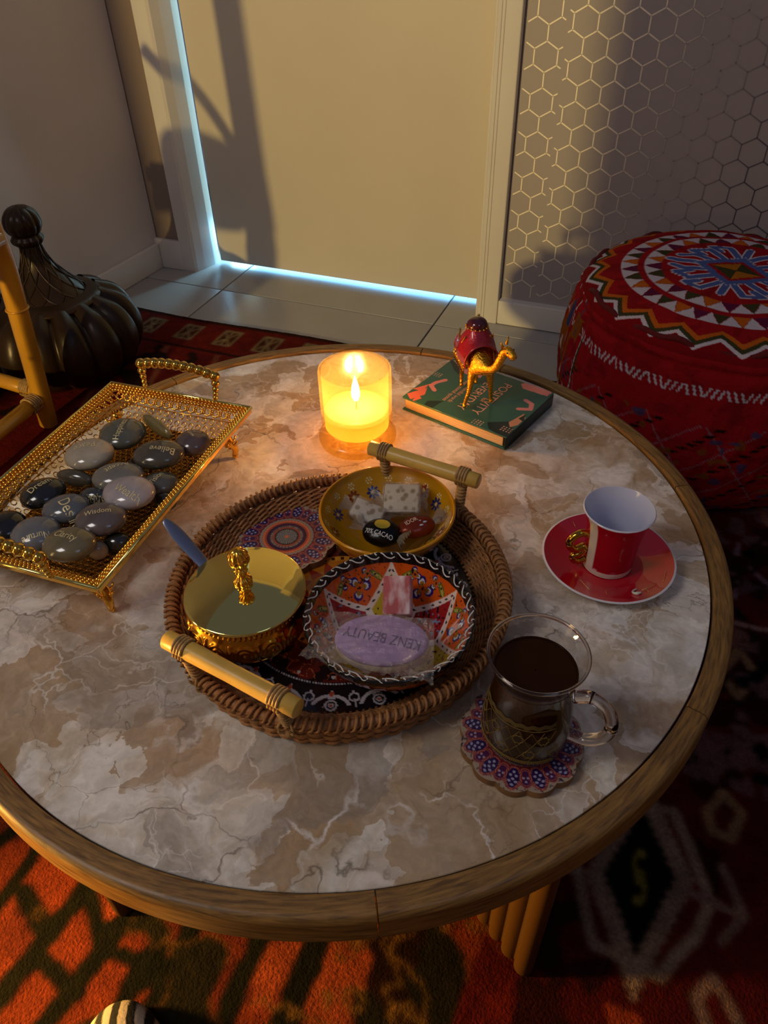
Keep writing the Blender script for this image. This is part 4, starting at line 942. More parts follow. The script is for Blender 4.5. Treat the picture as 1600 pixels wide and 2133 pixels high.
# ================================================================== CUP, SAUCER
def cup():
    x, y = .2590, .0385
    s = thing('saucer', 'red saucer with white rim under the red cup', 'saucer', (x, y, TH+.0006)); R = .0602
    red = mat('crimson_glaze', '#b80d24', .14, coat=.8)
    prof = spline(np.array([(.0005, .0004), (.030, .0004), (.031, .0016), (.034, .0030), (.050, .0080), (R, .0125), (R-.0002, .0134), (R-.0012, .0136)]), 50)
    mk('rim_and_underside', *lathe(prof, 96), mat('white_porcelain', '#dcd6dc', .15, coat=.5), s)
    prof = spline(np.array([(R-.0012, .0136), (.050, .0094), (.036, .0046), (.028, .0036), (.0005, .0034)]), 40)
    mk('glazed_top', *lathe(prof, 96), red, s)
    # swan emblem and fine gold strokes
    def top(px, py): q = at(px, py, TH+.010)[:2]-(x, y); r = math.hypot(*q); return np.array((q[0], q[1], .0050+.0090*np.clip((r-.034)/.026, 0, 1)))
    wp = mat('swan_white', '#dcd8c8', .3)
    mk('swan_print', *tube(spline(np.array([top(1327, 1224), top(1320, 1228), top(1319, 1234), top(1326, 1237), top(1336, 1235)]), 20), np.interp(np.linspace(0, 1, 21), (0, .5, .8, 1), (.0006, .0011, .0017, .0007)), 6), wp, s)
    g = G()
    for a, b in (((1337, 1229), (1366, 1216)), ((1380, 1215), (1387, 1192)), ((1209, 1203), (1228, 1228)), ((1345, 1225), (1350, 1236)), ((1262, 1225), (1264, 1238)), ((1192, 1090), (1200, 1100))): g.add(*tube([top(*a), (top(*a)+top(*b))/2, top(*b)], .00022, 4))
    g.obj('gold_strokes', M_goldpaint, s)
    c = thing('espresso_cup', 'tall red cup with white inside and gold looped handle on the red saucer', 'cup', (x, y, TH+.0046))
    H = .0665; Rt = .0312
    outp = spline(np.array([(.0005, .0002), (.0205, .0002), (.0225, .0015), (.0232, .0035), (.0236, .0070)]), 20); mk('foot_band', *lathe(outp, 72), mat('cream_porcelain', '#d9d0c4', .15, coat=.5), c)
    wallp = spline(np.array([(.0236, .0070), (.0240, .0200), (.0250, .0380), (.0272, .0540), (Rt-.0003, H-.0015)]), 40); nt = 120; T = np.arange(nt)/nt*2*PI
    v = np.stack([wallp[:, :1]*np.cos(T), wallp[:, :1]*np.sin(T), wallp[:, 1:]+0*T], -1).reshape(-1, 3)
    hd = math.radians(183+0); a = np.arctan2(v[:, 1], v[:, 0]); d_ = np.abs((a-math.radians(231)+PI) % (2*PI)-PI)
    col = np.tile(np.array(lin('#a50a1c')), (len(v), 1)); put(col, d_ < .20, '#dcd2c4')
    mk('wall', v, gridf(len(wallp), nt, True), M_glaze, c, col=col)
    inp = spline(np.array([(Rt-.0003, H-.0015), (Rt+.0002, H-.0006), (Rt-.0003, H), (Rt-.0014, H-.0006), (.0252, .053), (.0232, .037), (.0222, .020), (.0205, .0060), (.014, .0034), (.0005, .0032)]), 60)
    mk('inside', *lathe(inp, 96), mat('white_inside_glaze', '#cfd0e4', .15, coat=.5), c)
    # looped ribbon handle
    hdir = np.array((math.cos(math.radians(213)), math.sin(math.radians(213)), 0)); 
    def hp(o_, z, s_=0): sd = np.cross((0, 0, 1), hdir); return hdir*(o_)+sd*s_+np.array((0, 0, z))
    P = [hp(.0245, .041), hp(.033, .0435), hp(.0405, .038), hp(.041, .030), hp(.035, .024), hp(.0275, .0265), hp(.0265, .0230), hp(.030, .018), hp(.0355, .016), hp(.034, .0105), hp(.029, .0085), hp(.0235, .011)]
    mk('handle', *tube(spline(np.array(P), 70), .0036, 12), mat('mirror_gold', '#c79a3c', .07, 1), c)
cup()

# ================================================================== GLASS OF TEA
def mug():
    x, y, z0 = .2303, -.1715, TH+.0084; t = thing('glass_mug', 'glass mug with gold star pattern and clear handle on the mandala coaster', 'mug', (x, y, z0))
    thin = film('thin_clear_glass', .045, .02, (.95, .93, .92)); H = .0975
    tn = thin.node_tree; lwn = [q for q in tn.nodes if q.type == 'LAYER_WEIGHT'][0]; lwn.inputs[0].default_value = .5; [tn.nodes.remove(q) for q in list(tn.nodes) if q.type in ('BUMP', 'MAP_RANGE')]
    pw = tn.nodes.new('ShaderNodeMath'); pw.operation = 'POWER'; pw.inputs[1].default_value = 2.2; tn.links.new(lwn.outputs['Facing'], pw.inputs[0])
    ma = tn.nodes.new('ShaderNodeMath'); ma.operation = 'MULTIPLY_ADD'; ma.inputs[1].default_value = .38; ma.inputs[2].default_value = .03; tn.links.new(pw.outputs[0], ma.inputs[0]); tn.links.new(ma.outputs[0], [q for q in tn.nodes if q.type == 'MIX_SHADER'][0].inputs[0])
    outp = [(.0005, .0), (.0245, .0), (.0285, .0020), (.0318, .0090), (.0325, .0200), (.0315, .0360), (.0287, .0560), (.0278, .0680), (.0297, .0840), (.0342, H-.001), (.0346, H), (.0336, H+.0006)]
    inn = [(.0322, H-.0006), (.0278, .0840), (.0259, .0680), (.0268, .0560), (.0296, .0360), (.0305, .0200), (.0295, .0100), (.0255, .0055), (.0005, .0050)]
    mk('glass', *lathe(spline(np.array(outp+inn), 120), 96), thin, t)
    tp = [(.0005, .0035), (.0262, .0039), (.0304, .0098), (.0315, .0200), (.0305, .0360), (.0278, .0560), (.0269, .0680), (.0275, .0790), (.0269, .0787), (.0005, .0786)]
    mk('rim', *lathe([(.0326, H-.0012), (.0336, H-.0016), (.0346, H-.0008), (.0347, H+.0004), (.0340, H+.0012), (.0330, H+.0010), (.0325, H)], 96, closed=True), glass('rim_glass', (.96, .93, .90)), t)
    tea = thing('tea', 'dark brown tea filling the glass mug', 'drink', (x, y, z0))
    m, N, L, P = newmat('brewed_tea'); P.inputs['Base Color'].default_value = (*lin('#2e180a'), 1); P.inputs['Roughness'].default_value = .12; P.inputs['IOR'].default_value = 1.2; P.inputs['Specular IOR Level'].default_value = .3
    mk('liquid', *lathe(spline(np.array(tp), 70), 72), m, tea)
    hd = math.radians(-6+0); hdir = np.array((math.cos(hd), math.sin(hd), 0))
    hp = lambda o_, z: hdir*o_+np.array((0, 0, z))
    P_ = spline(np.array([hp(.0290, .066), hp(.040, .072), hp(.052, .066), hp(.0575, .050), hp(.054, .034), hp(.043, .024), hp(.0315, .024)]), 44)
    mk('handle', *tube(P_, .0046, 14), glass('handle_glass', (1, .96, .92)), t)
    # gold strapwork band printed on the side facing the room
    g = G(); phi0 = math.radians(-108); span = 1.15
    def sp(u, z): r = np.interp(z, [.02, .036, .056, .068], [.0325, .0315, .0287, .0278])+.00025; a = phi0+u; return (r*math.cos(a), r*math.sin(a), z)
    def ln(u0, z0_, u1, z1_, w_=.0002):
        k = 10; P = [sp(u0+(u1-u0)*i/k, z0_+(z1_-z0_)*i/k) for i in range(k+1)]
        if abs(u0) <= span+.01 and abs(u1) <= span+.01: g.add(*tube(P, w_, 4))
    dx = .58; zb, zt = .0165, .047
    for k in range(-6, 7):
        ln(k*dx/2, zb, k*dx/2+dx, zt); ln(k*dx/2+dx, zb, k*dx/2, zt)
    for k in range(-3, 4):
        for zz, uo in ((.0245, 0), (.0390, dx/2)):
            u0 = k*dx+uo; pts = []
            for q in range(16):
                a = q*PI/8; rr_ = (.135 if q % 2 else .100); pts.append((u0+rr_*math.cos(a), zz+rr_*.031*math.sin(a)))
            for q in range(16): ln(*pts[q], *pts[(q+1) % 16], .00034)
    for zz in (.0150, .0162, .0490): 
        k = 40; g.add(*tube([sp(-span+2*span*i/k, zz) for i in range(k+1)], .0003, 4))
    for i in range(54): g.add(*sphere(sp(-span+2*span*i/53, .0137), .0006, 6, 4))
    g.obj('gold_pattern', mat('gold_print', '#7a6228', .55, .2), t)
    # broad pale band above the pattern
    g = G(); v = []; k = 40
    for i in range(k+1):
        for zz in (.0505, .0525, .0545): v.append(sp(-span+2*span*i/k, zz+.0008*math.sin(i*1.3)))
    g.add(np.array(v), [tuple(q) for q in gridf(k+1, 3)]); g.obj('gold_band', mat('gold_band_print', '#5c4a24', .6, .2), t)
mug()

# ================================================================== GOLD TRAY WITH STONES
def gold_tray():
    A = at(523, 849, TH+.052)[:2]; B = at(204, 1226, TH+.052)[:2]; Cc = at(232, 797, TH+.052)[:2]
    D = B+(Cc-A); o = (A+B+Cc+D)/4; ey = A-B; H2 = np.hypot(*ey)/2; W2 = np.hypot(*(Cc-A))/2; rz = math.atan2(ey[1], ey[0])-PI/2
    t = thing('footed_tray', 'rectangular gold filigree tray with beaded handles holding polished stones', 'tray', (o[0], o[1], TH), rz)
    zr, zb = .052, .020; ins = .027; bw, bh = W2-ins, H2-ins
    # bottom plate
    mk('bottom_plate', *box((0, 0, zb-.0012), (2*bw+.004, 2*bh+.004, .0022), bev=.0008), mat('gold_plate_dull', '#b08a45', .3, 1), t)
    g = G(); s = .0068
    for i in range(-int(bw/s)-1, int(bw/s)+2):
        for j in range(-int(bh/(s*.87))-1, int(bh/(s*.87))+2):
            px_ = (i+.5*(j % 2))*s*1.02; py_ = j*s*.87
            if abs(px_) < bw-.002 and abs(py_) < bh-.002: g.add(*torus((px_, py_, zb+.0006), .0030, .0006, 8, 4))
    g.obj('bottom_lattice', M_gold, t, kind='stuff')
    # sloping openwork sides
    cs = [np.array(q) for q in ((W2, H2), (-W2, H2), (-W2, -H2), (W2, -H2))]; cb = [np.array(q) for q in ((bw, bh), (-bw, bh), (-bw, -bh), (bw, -bh))]
    for k in range(4):
        a0, a1 = cs[k], cs[(k+1) % 4]; b0, b1 = cb[k], cb[(k+1) % 4]; L_ = np.hypot(*(a1-a0)); n = int(L_/.0118); g = G()
        dirx = np.r_[(a1-a0)/L_, 0]; nin = np.cross((0, 0, 1), dirx); sl = np.r_[(b0+b1)/2-(a0+a1)/2, zb-zr]; sln = np.linalg.norm(sl); sl = sl/sln; nor = np.cross(dirx, sl)
        Mt = np.c_[dirx, sl, nor]
        mid0 = a0*.42+b0*.58; mid1 = a1*.42+b1*.58; mid0 = a0+(b0-a0)*.42; mid1 = a1+(b1-a1)*.42
        def P(u, v_):
            tp, md, bt = np.r_[a0+(a1-a0)*u, zr], np.r_[mid0+(mid1-mid0)*u, zr-.0045], np.r_[b0+(b1-b0)*u, zb]
            return tp+(md-tp)*v_/.34 if v_ < .34 else md+(bt-md)*(v_-.34)/.66
        for i in range(n):
            u = (i+.5)/n
            c1 = P(u, .40); g.add(*torus(c1, .0042, .0010, 12, 5, Mt))
            c2 = P(i/n, .40)
            if i: 
                for q in range(5): a = q*2*PI/5; g.add(*sphere(c2+dirx*.0024*math.cos(a)+sl*.0024*math.sin(a), .0015, 7, 5))
            g.add(*sphere(P(u, .36), .0011, 6, 5))
            for vv in (.62, .80, .94): g.add(*torus(P(u+(.5/n if vv == .80 else 0), vv), .0032*(1-.12*vv), .00065, 10, 4, Mt))
            g.add(*tube([P(u, .50), P(u, .58)], .0007, 4))
        for vv, rr_ in ((.17, .0006), (.55, .0006), (.99, .0009)): g.add(*tube([P(0, vv), P(.5, vv), P(1, vv)], rr_, 5))
        m = int(L_/.0046)
        for i in range(m):
            for vv in (.08, .17, .26): g.add(*sphere(P((i+(.5 if vv != .17 else 0))/m, vv)+(0, 0, .0008), .0021 if vv != .17 else .0017, 7, 5))
        g.obj('filigree_side', M_gold, t, kind='stuff')
        mk('rim_edge', *tube([np.r_[a0, zr], np.r_[(a0+a1)/2, zr], np.r_[a1, zr]], .0018, 8), M_gold_s, t)
        # flat apron below the rim
        q = np.array([np.r_[a0, zr+.001], np.r_[a1, zr+.001], np.r_[a1, zr-.006], np.r_[a0, zr-.006]]); q2 = q.copy(); inn = np.r_[-(a0+a1)/2, 0]; inn = inn/np.linalg.norm(inn)*.0008; q2 = q+inn
        mk('rim_band', np.r_[q, q2], [(0, 1, 2, 3), (7, 6, 5, 4), (0, 4, 5, 1), (2, 6, 7, 3), (0, 3, 7, 4), (1, 5, 6, 2)], M_gold, t, smooth=False)
    # feet: small ornate claws
    for (fx, fy) in ((W2-.016, H2-.030), (-W2+.016, H2-.030), (-W2+.016, -H2+.020), (W2-.016, -H2+.020)):
        g = G(); sx, sy = np.sign(fx), np.sign(fy); z = np.array((0, 0, 0))
        g.add(*tube(spline(np.array([(fx-sx*.006, fy, .032), (fx, fy, .022), (fx+sx*.004, fy+sy*.003, .012), (fx+sx*.002, fy+sy*.002, .003)]), 14), np.linspace(.0065, .0026, 15), 9)); g.add(*sphere((fx+sx*.003, fy+sy*.002, .0036), .0034, 10, 7))
        for q in range(5): a = q/5*2*PI; g.add(*sphere((fx+.006*math.cos(a), fy+.006*math.sin(a), .021), .0022, 7, 5)); g.add(*tube([(fx+.004*math.cos(a), fy+.004*math.sin(a), .016), (fx+.010*math.cos(a), fy+.010*math.sin(a), .026)], .0011, 5))
        g.obj('foot', M_gold, t)
    # beaded handles
    beadm = mat('bright_gold_beads', '#e0b452', .08, 1)
    for sg in (1, -1):
        h = bpy.data.objects.new('handle', None); C.objects.link(h); h.parent = t; h.location = (0, sg*H2, zr); h.empty_display_size = .01
        wdt = .047; pts = []
        for i in range(11): u = -1+2*i/10; pts.append((u*wdt, sg*.006, .029+.006*(1-u*u), .0060))
        for s_ in (-1, 1):
            for i, (dz, rr_) in enumerate(((.0205, .0048), (.0135, .0038), (.008, .0032), (.0035, .0030))): pts.append((s_*(wdt-.001*i*.5), sg*(.005-.001*i), dz, rr_))
        me = None
        for (bx_, by_, bz_, rr_) in pts:
            if me is None: o_ = mk('bead', *sphere((0, 0, 0), 1., 18, 12), beadm, h); me = o_.data
            else: o_ = bpy.data.objects.new('bead', me); C.objects.link(o_); o_.parent = h
            o_.location = (bx_, by_, bz_); o_.scale = (rr_,)*3
    return o, rz
gold_tray()
def stones():
    grey, dk, beige, pale, olive, brown = '#6f6a62', '#1c1c1e', '#a89c88', '#a89aa0', '#6b6248', '#54483c'
    # word, centre px, half-size px, z above table, colour, text start/end px, label
    S = [('Dream', 90, 1028, 50, 34, .040, dk, (62, 1030), (106, 1003), 'black polished stone engraved Dream near the left edge of the gold tray', 25),
         ('Desire', 138, 1060, 50, 33, .0415, '#5d5f64', (135, 1048), (160, 1085), 'blue grey stone engraved Desire between Dream and Wisdom', 5),
         ('Wisdom', 210, 1082, 54, 38, .048, '#5c5250', (177, 1077), (233, 1067), 'brown grey stone engraved Wisdom, text upright', 3),
         ('Clarity', 145, 1134, 56, 38, .049, olive, (118, 1116), (162, 1127), 'olive stone engraved Clarity at the near end of the gold tray', 2),
         ('Nurture', 74, 1112, 50, 38, .044, '#6a6a6e', (103, 1112), (46, 1128), 'grey stone engraved Nurture upside down, left of Clarity', 0),
         ('Wealth', 269, 1027, 53, 38, .049, '#a39a9c', (243, 1020), (290, 1038), 'pale pinkish stone engraved Wealth in the middle right', -6),
         ('Accept', 246, 993, 55, 33, .045, '#726e66', (270, 968), (222, 988), 'grey stone engraved Accept behind the pale Wealth stone', 4),
         ('Believe', 331, 947, 54, 34, .048, '#4c463c', (363, 943), (313, 941), 'large dark brown stone engraved Believe upside down', 2),
         ('Peace', 187, 946, 52, 37, .047, beige, (200, 931), (156, 941), 'beige stone with faint engraving, left of the Happiness stone', 6),
         ('Happiness', 256, 903, 49, 38, .046, '#56564c', (240, 915), (262, 880), 'dark grey green stone with slanted engraving at the top of the pile', 10),
         ('Vision', 333, 1008, 40, 27, .038, '#55524a', (312, 1012), (338, 990), 'grey stone engraved Vision half hidden behind Wealth', 10),
         ('', 327, 888, 36, 15, .046, '#7a6c42', None, None, 'narrow olive stone leaning at the far end of the pile', -35),
         ('Grow', 402, 922, 36, 30, .042, '#5a4a48', (395, 905), (406, 915), 'purple brown stone in the far right corner of the gold tray', 0),
         ('', 157, 996, 38, 18, .035, '#4c463a', None, None, 'small brown stone lying low between Peace and Desire', -10),
         ('Inspire', 200, 1034, 34, 20, .034, '#3a3c3e', (180, 1036), (216, 1034), 'dark stone half buried between Desire and Accept', 0),
         ('', 12, 1098, 48, 36, .038, '#161618', None, None, 'black stone at the left border of the picture', 15),
         ('', 203, 1146, 22, 20, .034, '#9a8c74', None, None, 'beige stone showing under Clarity and Wisdom', 0),
         ('', 245, 1130, 30, 22, .032, '#242220', None, None, 'dark low stone beside the near right side of the tray', 0),
         ('', 300, 905+60, 30, 16, .031, '#28262a', None, None, 'dark low stone under the Believe stone', 0),
         ('', 345, 1045, 24, 20, .031, '#2c2a28', None, None, 'dark low stone right of Wealth', 0)]
    gp = mat('engraved_gold', '#e6d49c', .4, .2)
    for wd_, px, py, sx, sy, z, col, ta, tb, lab, ang in S:
        c = at(px, py, TH+z); e = at(px+sx*math.cos(math.radians(ang)), py-sx*math.sin(math.radians(ang)), TH+z); a = np.hypot(*(e-c)[:2]); rz = math.atan2(e[1]-c[1], e[0]-c[0])
        h = .0115 if sy > 28 else .0095
        pm = np.hypot(*(at(px+1, py, TH+z)-c)[:2]); dep = math.radians(46); b2 = (sy*pm)**2-(h*math.cos(dep))**2; b = math.sqrt(max(b2, (.35*sy*pm)**2))/math.sin(dep)
        t = thing('polished_stone', lab, 'stone', c, rz, 'polished word stones in the gold tray')
        v, f = sphere((0, 0, 0), 1, 40, 26); sg = np.sign(v[:, 2]); v2 = v.copy(); v2[:, 0] *= a; v2[:, 1] *= b; v2[:, 2] *= h
        nz = 1+.05*(vn(v[:, :2]+px, 1.3, 3)-.5); v2[:, :2] *= nz[:, None]
        m = mat('polished_pebble_'+str(px), col, .16, coat=.7, var=.22, vscale=45)
        mk('pebble', v2, f, m, t)
        if ta:
            ca, sa = math.cos(-rz), math.sin(-rz)
            def L(p): q = at(*p, TH+z+h*.6)[:2]-c[:2]; return np.array((q[0]*ca-q[1]*sa, q[0]*sa+q[1]*ca))
            on_ell(wd_, L(ta), L(tb), (a, b, h), gp, t, 'engraving', 1.25, .0001)
stones()

# ================================================================== POUF
def pouf():
    x, y = .352, .862; R = .262; H = .335; t = thing('pouf', 'round dark red kilim pouf with star medallion standing by the hexagon panel', 'pouf', (x, y, .0082))
    nt = 640; T = np.arange(nt)/nt*2*PI
    pr = spline(np.array([(.0005, H+.012), (.12, H+.010), (.20, H+.002), (.235, H-.010), (.250, H-.026), (.262, H-.07), (.272, H*.55), (.268, .10), (.245, .03), (.20, .002), (.0005, .001)]), 300)
    s = np.r_[0, np.cumsum(np.hypot(*np.diff(pr, axis=0).T))]
    Rg = np.repeat(pr[:, :1], nt, 1); Zg = np.repeat(pr[:, 1:], nt, 1); TT = T[None, :]+0*Rg
    P2 = np.c_[(Rg*np.cos(TT)).ravel(), (Rg*np.sin(TT)).ravel()]
    wr = (fbm(np.c_[TT.ravel()*7, Zg.ravel()*9], 1.6, 5)-.5).reshape(Rg.shape); side = np.clip((H-.01-Zg)/.04, 0, 1)*np.clip(Rg/.1, 0, 1)
    Rg2 = Rg*(1+.05*wr*side+.006*np.cos(TT*8)*side)-.004*np.exp(-((Zg-(H-.045))/.006)**2)
    Zg2 = Zg+.012*(fbm(P2, 9, 8).reshape(Rg.shape)-.5)*(1-side*.6)*np.clip(Zg/.1, 0, 1)
    S_ = np.repeat(s[:, None], nt, 1).ravel(); a = TT.ravel(); z = Zg.ravel(); r = Rg.ravel()
    c = np.tile(np.array(lin('#961219')), (len(a), 1)); white, green, org, blue, pur = '#c4bcc4', '#3c3a20', '#b85c18', '#4a5c94', '#5a1838'
    put(c, fbm(np.c_[a*3, z*20], 3, 9) > .6, '#7d0c13', .7)
    top = S_ < .262
    a0 = math.radians(-84)
    k = lambda n, ph=0: ((a-a0)*n/(2*PI)+ph) % 1
    tri = lambda n, ph=0: np.abs(k(n, ph)-.5)*2
    # outer zigzag
    zr = .222+.022*tri(22)
    put(c, top & (np.abs(S_-zr+.012) < .0050), org); put(c, top & (np.abs(S_-zr+.003) < .0045), green); put(c, top & (np.abs(S_-zr-.005) < .0038), white)
    put(c, top & (S_ > zr+.010), '#7c0c12')
    for r0, r1, n, ph in ((.160, .188, 34, 0), (.122, .148, 26, .5)):
        u = (S_-r0)/(r1-r0); w_ = np.abs(k(n, ph)-.5)*2; m = top & (u > 0) & (u < 1) & (w_ < (u if True else 1-u)*.95)
        put(c, m, white); w2 = np.abs(k(n, ph+.5)-.5)*2; par = (np.floor((a-a0)*n/(2*PI)+ph+.5).astype(int) % 3)
        m2 = top & (u > 0) & (u < 1) & (w2 < (1-u)*.9); put(c, m2 & (par == 0), green); put(c, m2 & (par == 1), org); put(c, m2 & (par == 2), pur)
    # central diamond and hooks
    p = np.c_[S_*np.cos(a), S_*np.sin(a)]; rot = math.radians(-12); q = np.c_[p[:, 0]*math.cos(-rot)-p[:, 1]*math.sin(-rot), p[:, 0]*math.sin(-rot)+p[:, 1]*math.cos(-rot)]
    d1 = np.abs(q[:, 0])/.056+np.abs(q[:, 1])/.050
    hooks = []
    for sx in (1, -1):
        for sy in (1, -1):
            hooks += [[(0, sy*.046), (0, sy*.094)], [(sx*.010, sy*.055), (sx*.034, sy*.090), (sx*.062, sy*.078), (sx*.044, sy*.066)], [(sx*.026, sy*.034), (sx*.060, sy*.062), (sx*.088, sy*.048), (sx*.066, sy*.036)], [(sx*.040, sy*.016), (sx*.078, sy*.030), (sx*.100, sy*.022)]]
        hooks += [[(sx*.054, 0), (sx*.112, 0)]]
    hd = np.min([polyd(q, h) for h in hooks], axis=0)
    put(c, top & (hd < .0082), white); put(c, top & (hd < .0055), blue)
    put(c, top & (d1 < 1.28), white, .6); put(c, top & (d1 < 1.22), blue); put(c, top & (d1 < .9), '#961219'); put(c, top & (d1 < .72), green); put(c, top & (d1 < .72) & (q[:, 0]*q[:, 1] < 0), '#a86414')
    # side: white chevron braid below the shoulder, lattice and motifs
    sd = S_ > .262; h = S_-.312; ch = np.abs(h) < .0085
    u = ((a*.27)/.0105) % 1; fl = np.where((a*.27/.063 % 1) < .5, 1, -1); v_ = (u+fl*h/.0085*.35) % 1
    put(c, ch & (np.abs(v_-.5) < .17), white)
    b1 = ((a*.27)+(h)*1.15) % .095; b2 = ((a*.27)-(h)*.75) % .095; low = h > .055
    put(c, low & (b1 < .0035), '#8a5560'); put(c, low & (b2 < .0035), '#8a5560')
    put(c, low & (b1 > .03) & (b1 < .045) & (((h*90) % 1) < .5), '#241008'); put(c, low & (vn(np.c_[a*16, h*60], 1, 3) > .80), '#7a4410', .8); put(c, low & (vn(np.c_[a*14, h*50], 1, 13) > .85), '#2f3a5e', .8)
    zsk = (a > math.radians(150)) & (a < math.radians(212)) & sd     # striped panel on the left side
    put(c, zsk & (h > -.02) & (vn(np.c_[a*30+h*9, h*14], 1, 23) > .62), '#8a4a10'); put(c, zsk & (vn(np.c_[a*34, h*12], 1, 33) > .76), '#3a3c66'); put(c, zsk & (vn(np.c_[a*40, h*16], 1, 43) > .84), white)
    seam = np.abs(a-math.radians(213)+.10*h) < .010
    put(c, sd & (h > .0) & seam, green); put(c, sd & (h > .0) & (np.abs(a-math.radians(213)+.10*h+.011) < .005) & (((h*70) % 1) < .7), white)
    put(c, zsk & (np.abs(a-math.radians(198)+.3*h) < .006) & (((h*30) % 1) < .6), white)
    v = np.stack([Rg2*np.cos(TT), Rg2*np.sin(TT), Zg2], -1).reshape(-1, 3)
    f = gridf(len(pr), nt, True)
    mk('cover', v, f, mat('kilim_wool', '#ffffff', .9, attr=True, bump=.8, bscale=260, spec=.1), t, col=c)
    th = np.linspace(0, 2*PI, 240, endpoint=False)
    mk('piping', *tube(np.c_[.2405*np.cos(th), .2405*np.sin(th), H-.018+.004*np.sin(th*9)+.003*np.sin(th*23)], .005, 8, closed=True), mat('dark_red_cord', '#5c0c10', .9, bump=.6, bscale=300), t)
pouf()

# ================================================================== URN
def urn():
    x, y = -1.015, .680; t = thing('fluted_urn', 'dark carved urn with a lobed base and netted neck by the left wall', 'urn', (x, y, .0082))
    m = mat('dark_bronze', '#2e1f12', .34, .25, var=.3, vscale=12, bump=.2, bscale=60)
    R = .178
    prof = spline(np.array([(.0005, .0), (.11, .0), (.142, .012), (.166, .038), (R, .078), (.172, .115), (.148, .150), (.104, .172)]), 60)
    lob = lambda Rg, Zg, T: (Rg*(1-.10*(1-np.abs(np.sin(7*T)))**1.6*np.clip(Rg/.1, 0, 1)), Zg+.012*(np.abs(np.sin(7*T))-.5)*np.clip((Zg-.08)/.08, 0, 1))
    mk('lobed_base', *lathe(prof, 196, lob), m, t)
    mk('collar', *lathe(spline(np.array([(.098, .160), (.106, .164), (.108, .170), (.098, .177), (.078, .182)]), 20), 72), m, t)
    nk = np.array([(.086, .176), (.074, .190), (.054, .212), (.036, .236), (.025, .262), (.020, .290)])
    mk('neck', *lathe(spline(nk, 40), 72), m, t)
    g = G()
    for sg in (-1, 1):
        for k in range(12):
            P = []
            for i in range(17):
                u = i/16; r = np.interp(u, np.linspace(0, 1, 6), nk[:, 0]); zz = np.interp(u, np.linspace(0, 1, 6), nk[:, 1]); a = k/12*2*PI+sg*u*1.2; P.append(((r+.0005)*math.cos(a), (r+.0005)*math.sin(a), zz))
            g.add(*tube(P, .0018, 5))
    g.obj('net_relief', m, t)
    for q in t.children:
        if q.name.split('.')[0] in ('neck', 'net_relief'): q.location.x = -.010
    lob2 = lambda Rg, Zg, T: (Rg*(1-.09*(1-np.abs(np.sin(5*T)))**1.5), Zg)
    mk('knob', *lathe(spline(np.array([(.020, .284), (.030, .289), (.034, .298), (.029, .307), (.035, .315), (.039, .330), (.034, .348), (.020, .361), (.0005, .366)]), 60), 120, lob2), m, t, loc=(-.012, 0, 0))
urn()

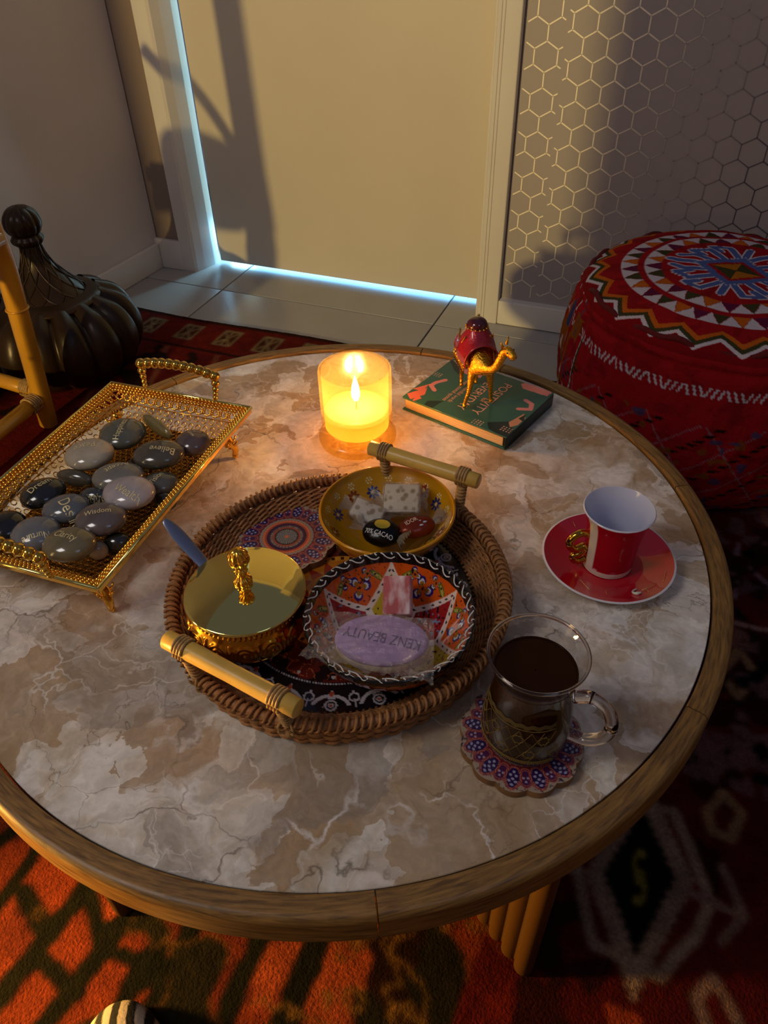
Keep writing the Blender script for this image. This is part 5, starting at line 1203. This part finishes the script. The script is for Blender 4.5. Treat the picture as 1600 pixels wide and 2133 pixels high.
# ================================================================== CHAIR
def chair():
    t = thing('bamboo_chair', 'yellow bamboo chair with cane bindings at the left edge', 'chair', (-.9, .46, .0082))
    m = mat('varnished_bamboo', '#c8902a', .3, var=.2, vscale=9, bump=.05, bscale=60, coat=.3); md = mat('dark_varnished_bamboo', '#8a5a24', .35, var=.2, vscale=12)
    o = np.array((-.9, .46, .0082)); r = .0155
    r = .0185; top = aty(2, 520, .455)-o; foot = np.array((0, 0, 0.)); dirn = (top-foot)/np.linalg.norm(top-foot)
    P = [foot, foot+dirn*.002]+[foot+dirn*s_ for s_ in (.1, .2, .30, .36)]+[foot+dirn*.36+np.array((-.004, 0, .12)), foot+dirn*.36+np.array((-.012, 0, .40))]
    def leg(x, y, px=0):
        sh = np.array((x, y, 0)); L_ = mk('leg', *tube([p+sh for p in P], [r*.9, r, r, r*1.0, r*1.02, r, r, r*.95], 18), m, t, auto=60)
        for h_ in (.27, ): mk('node_ring', *torus(tuple(foot+dirn*h_+sh), r*1.06, .0022, 24, 6), m, L_)
    A = at(-40, 925, .075)-o; bq = at(-60, 778, .080)-o
    dA = A-foot; dA[2] = 0; dA /= np.linalg.norm(dA); dB = np.array((-1, .07, 0)); dB /= np.linalg.norm(dB)
    LA, LB = .36, .40
    leg(0, 0); leg(*(dA*LA)[:2]); leg(*(dB*LB*.6)[:2]) if False else None
    pA = foot+dirn*.070; 
    def bar(a, b, rr=.0150, nm='stretcher'):
        s_ = mk(nm, *tube([a, (a+b)/2, b], rr, 14), m, t)
        d_ = (b-a)/np.linalg.norm(b-a); n_ = np.cross(d_, (0, 0, 1)); n_ /= np.linalg.norm(n_); u_ = np.cross(n_, d_); q = np.linspace(0, 2*PI, 16, endpoint=False)
        g = G()
        for k in range(5):
            c_ = a+d_*(.020+k*.0052); g.add(*tube(c_+np.outer(np.cos(q), n_)*(rr+.002)+np.outer(np.sin(q), u_)*(rr+.002), .0024, 6, closed=True))
        g.obj('cane_binding', M_rattan_l, s_); return s_
    bar(pA, pA+dA*LA); bar(foot+dirn*.082, foot+dirn*.082+dB*.22)
    # seat frame at 0.40 and seat
    sh = dirn*.405; bar(sh, sh+dA*LA, .016, 'seat_rail'); bar(sh, sh+dB*.22, .016, 'seat_rail')
    sh = sh+np.array((.012, -.012, 0)); c4 = [sh, sh+dA*LA, sh+dA*LA+dB*.22, sh+dB*.22]
    v = [tuple(q+np.array((0, 0, .006))) for q in c4]+[tuple(q+np.array((0, 0, .028))) for q in c4]
    mk('seat', v, [(0, 1, 2, 3), (7, 6, 5, 4), (0, 4, 5, 1), (1, 5, 6, 2), (2, 6, 7, 3), (3, 7, 4, 0)], mat('woven_seat', '#8f6a36', .6, bump=.5, bscale=120), t, smooth=False)
    cu = np.array((-.935, .19, .455))-o; v, f = box((0, 0, 0), (.145, .10, .17), bev=.04); v[:, 2] += np.clip(v[:, 2], 0, 1)*(-v[:, 0])*3.0; mk('shadow_cushion', v+cu, f, mat('shadow_cushion_cloth', '#6b5a48', .9, bump=.5, bscale=90), t)  # unseen block added and shaped to cast the dark area on the door wall
    # arm curving down to the post
    q = P[-1]*.99; arm = spline(np.array([q, q+dA*.10+np.array((0, 0, .02)), q+dA*.25+np.array((0, 0, -.02)), q+dA*LA+np.array((0, 0, -.10)), dirn*.42+dA*LA]), 30); mk('arm', *tube(arm, .013, 12), m, t)
    br = spline(np.array([dirn*.45+dB*.02, dirn*.55+dB*.10, dirn*.64+dB*.20]), 12); mk('brace', *tube(br, .012, 10), m, t)
    mk('top_rail', *tube([q, q+dB*.11, q+dB*.22], .013, 12), m, t)
chair()

# ================================================================== STRIPED SLIPPER
def slipper():
    c = at(243, 2080, .03); e = at(250, 2300, .03); d_ = (c-e)[:2]; d_ /= np.hypot(*d_); rz = math.atan2(d_[1], d_[0])
    o = c-np.array((*(d_*.125), 0)); t = thing('slipper', 'black and cream striped slipper toe at the bottom edge', 'slipper', (o[0], o[1], .0084), rz)
    nu, nt = 70, 90; U = np.linspace(0, 1, nu); T = np.linspace(0, PI, nt); v = []; col = []
    W_ = .047
    for u in U:
        x = -.115+.24*u; w_ = W_*(.80+.25*math.sin(u*PI*.9))*math.sqrt(max(1e-4, 1-((u-.62)/.38)**3 if u > .62 else 1)); h = .062*(1-.25*u)*math.sqrt(max(1e-4, 1-((u-.60)/.40)**2.6 if u > .60 else 1))
        for a in T: v.append((x, w_*math.cos(a), .008+h*math.sin(a)**.8))
    v = np.array(v); a = np.tile(T, nu); s = v[:, 1]/.0155+.35
    c_ = np.where(((s % 1) < .5)[:, None], np.array(lin('#12100e')), np.array(lin('#b9aa98')))
    mk('upper', v, gridf(nu, nt), mat('striped_canvas', '#ffffff', .8, attr=True, bump=.3, bscale=300), t, col=c_)
    k = 24; ol = [(-.118, -.034)]+[(-.118+.24*i/k, -(W_+.002)*(.80+.25*math.sin(i/k*PI*.9))*math.sqrt(max(.0, 1-((i/k-.62)/.385)**2 if i/k > .62 else 1))) for i in range(k+1)]; ol = ol+[(x, -y) for x, y in reversed(ol)]
    mk('sole', *prism(ol, 0, .010), mat('slipper_sole', '#a08a70', .8), t, smooth=False)
slipper()
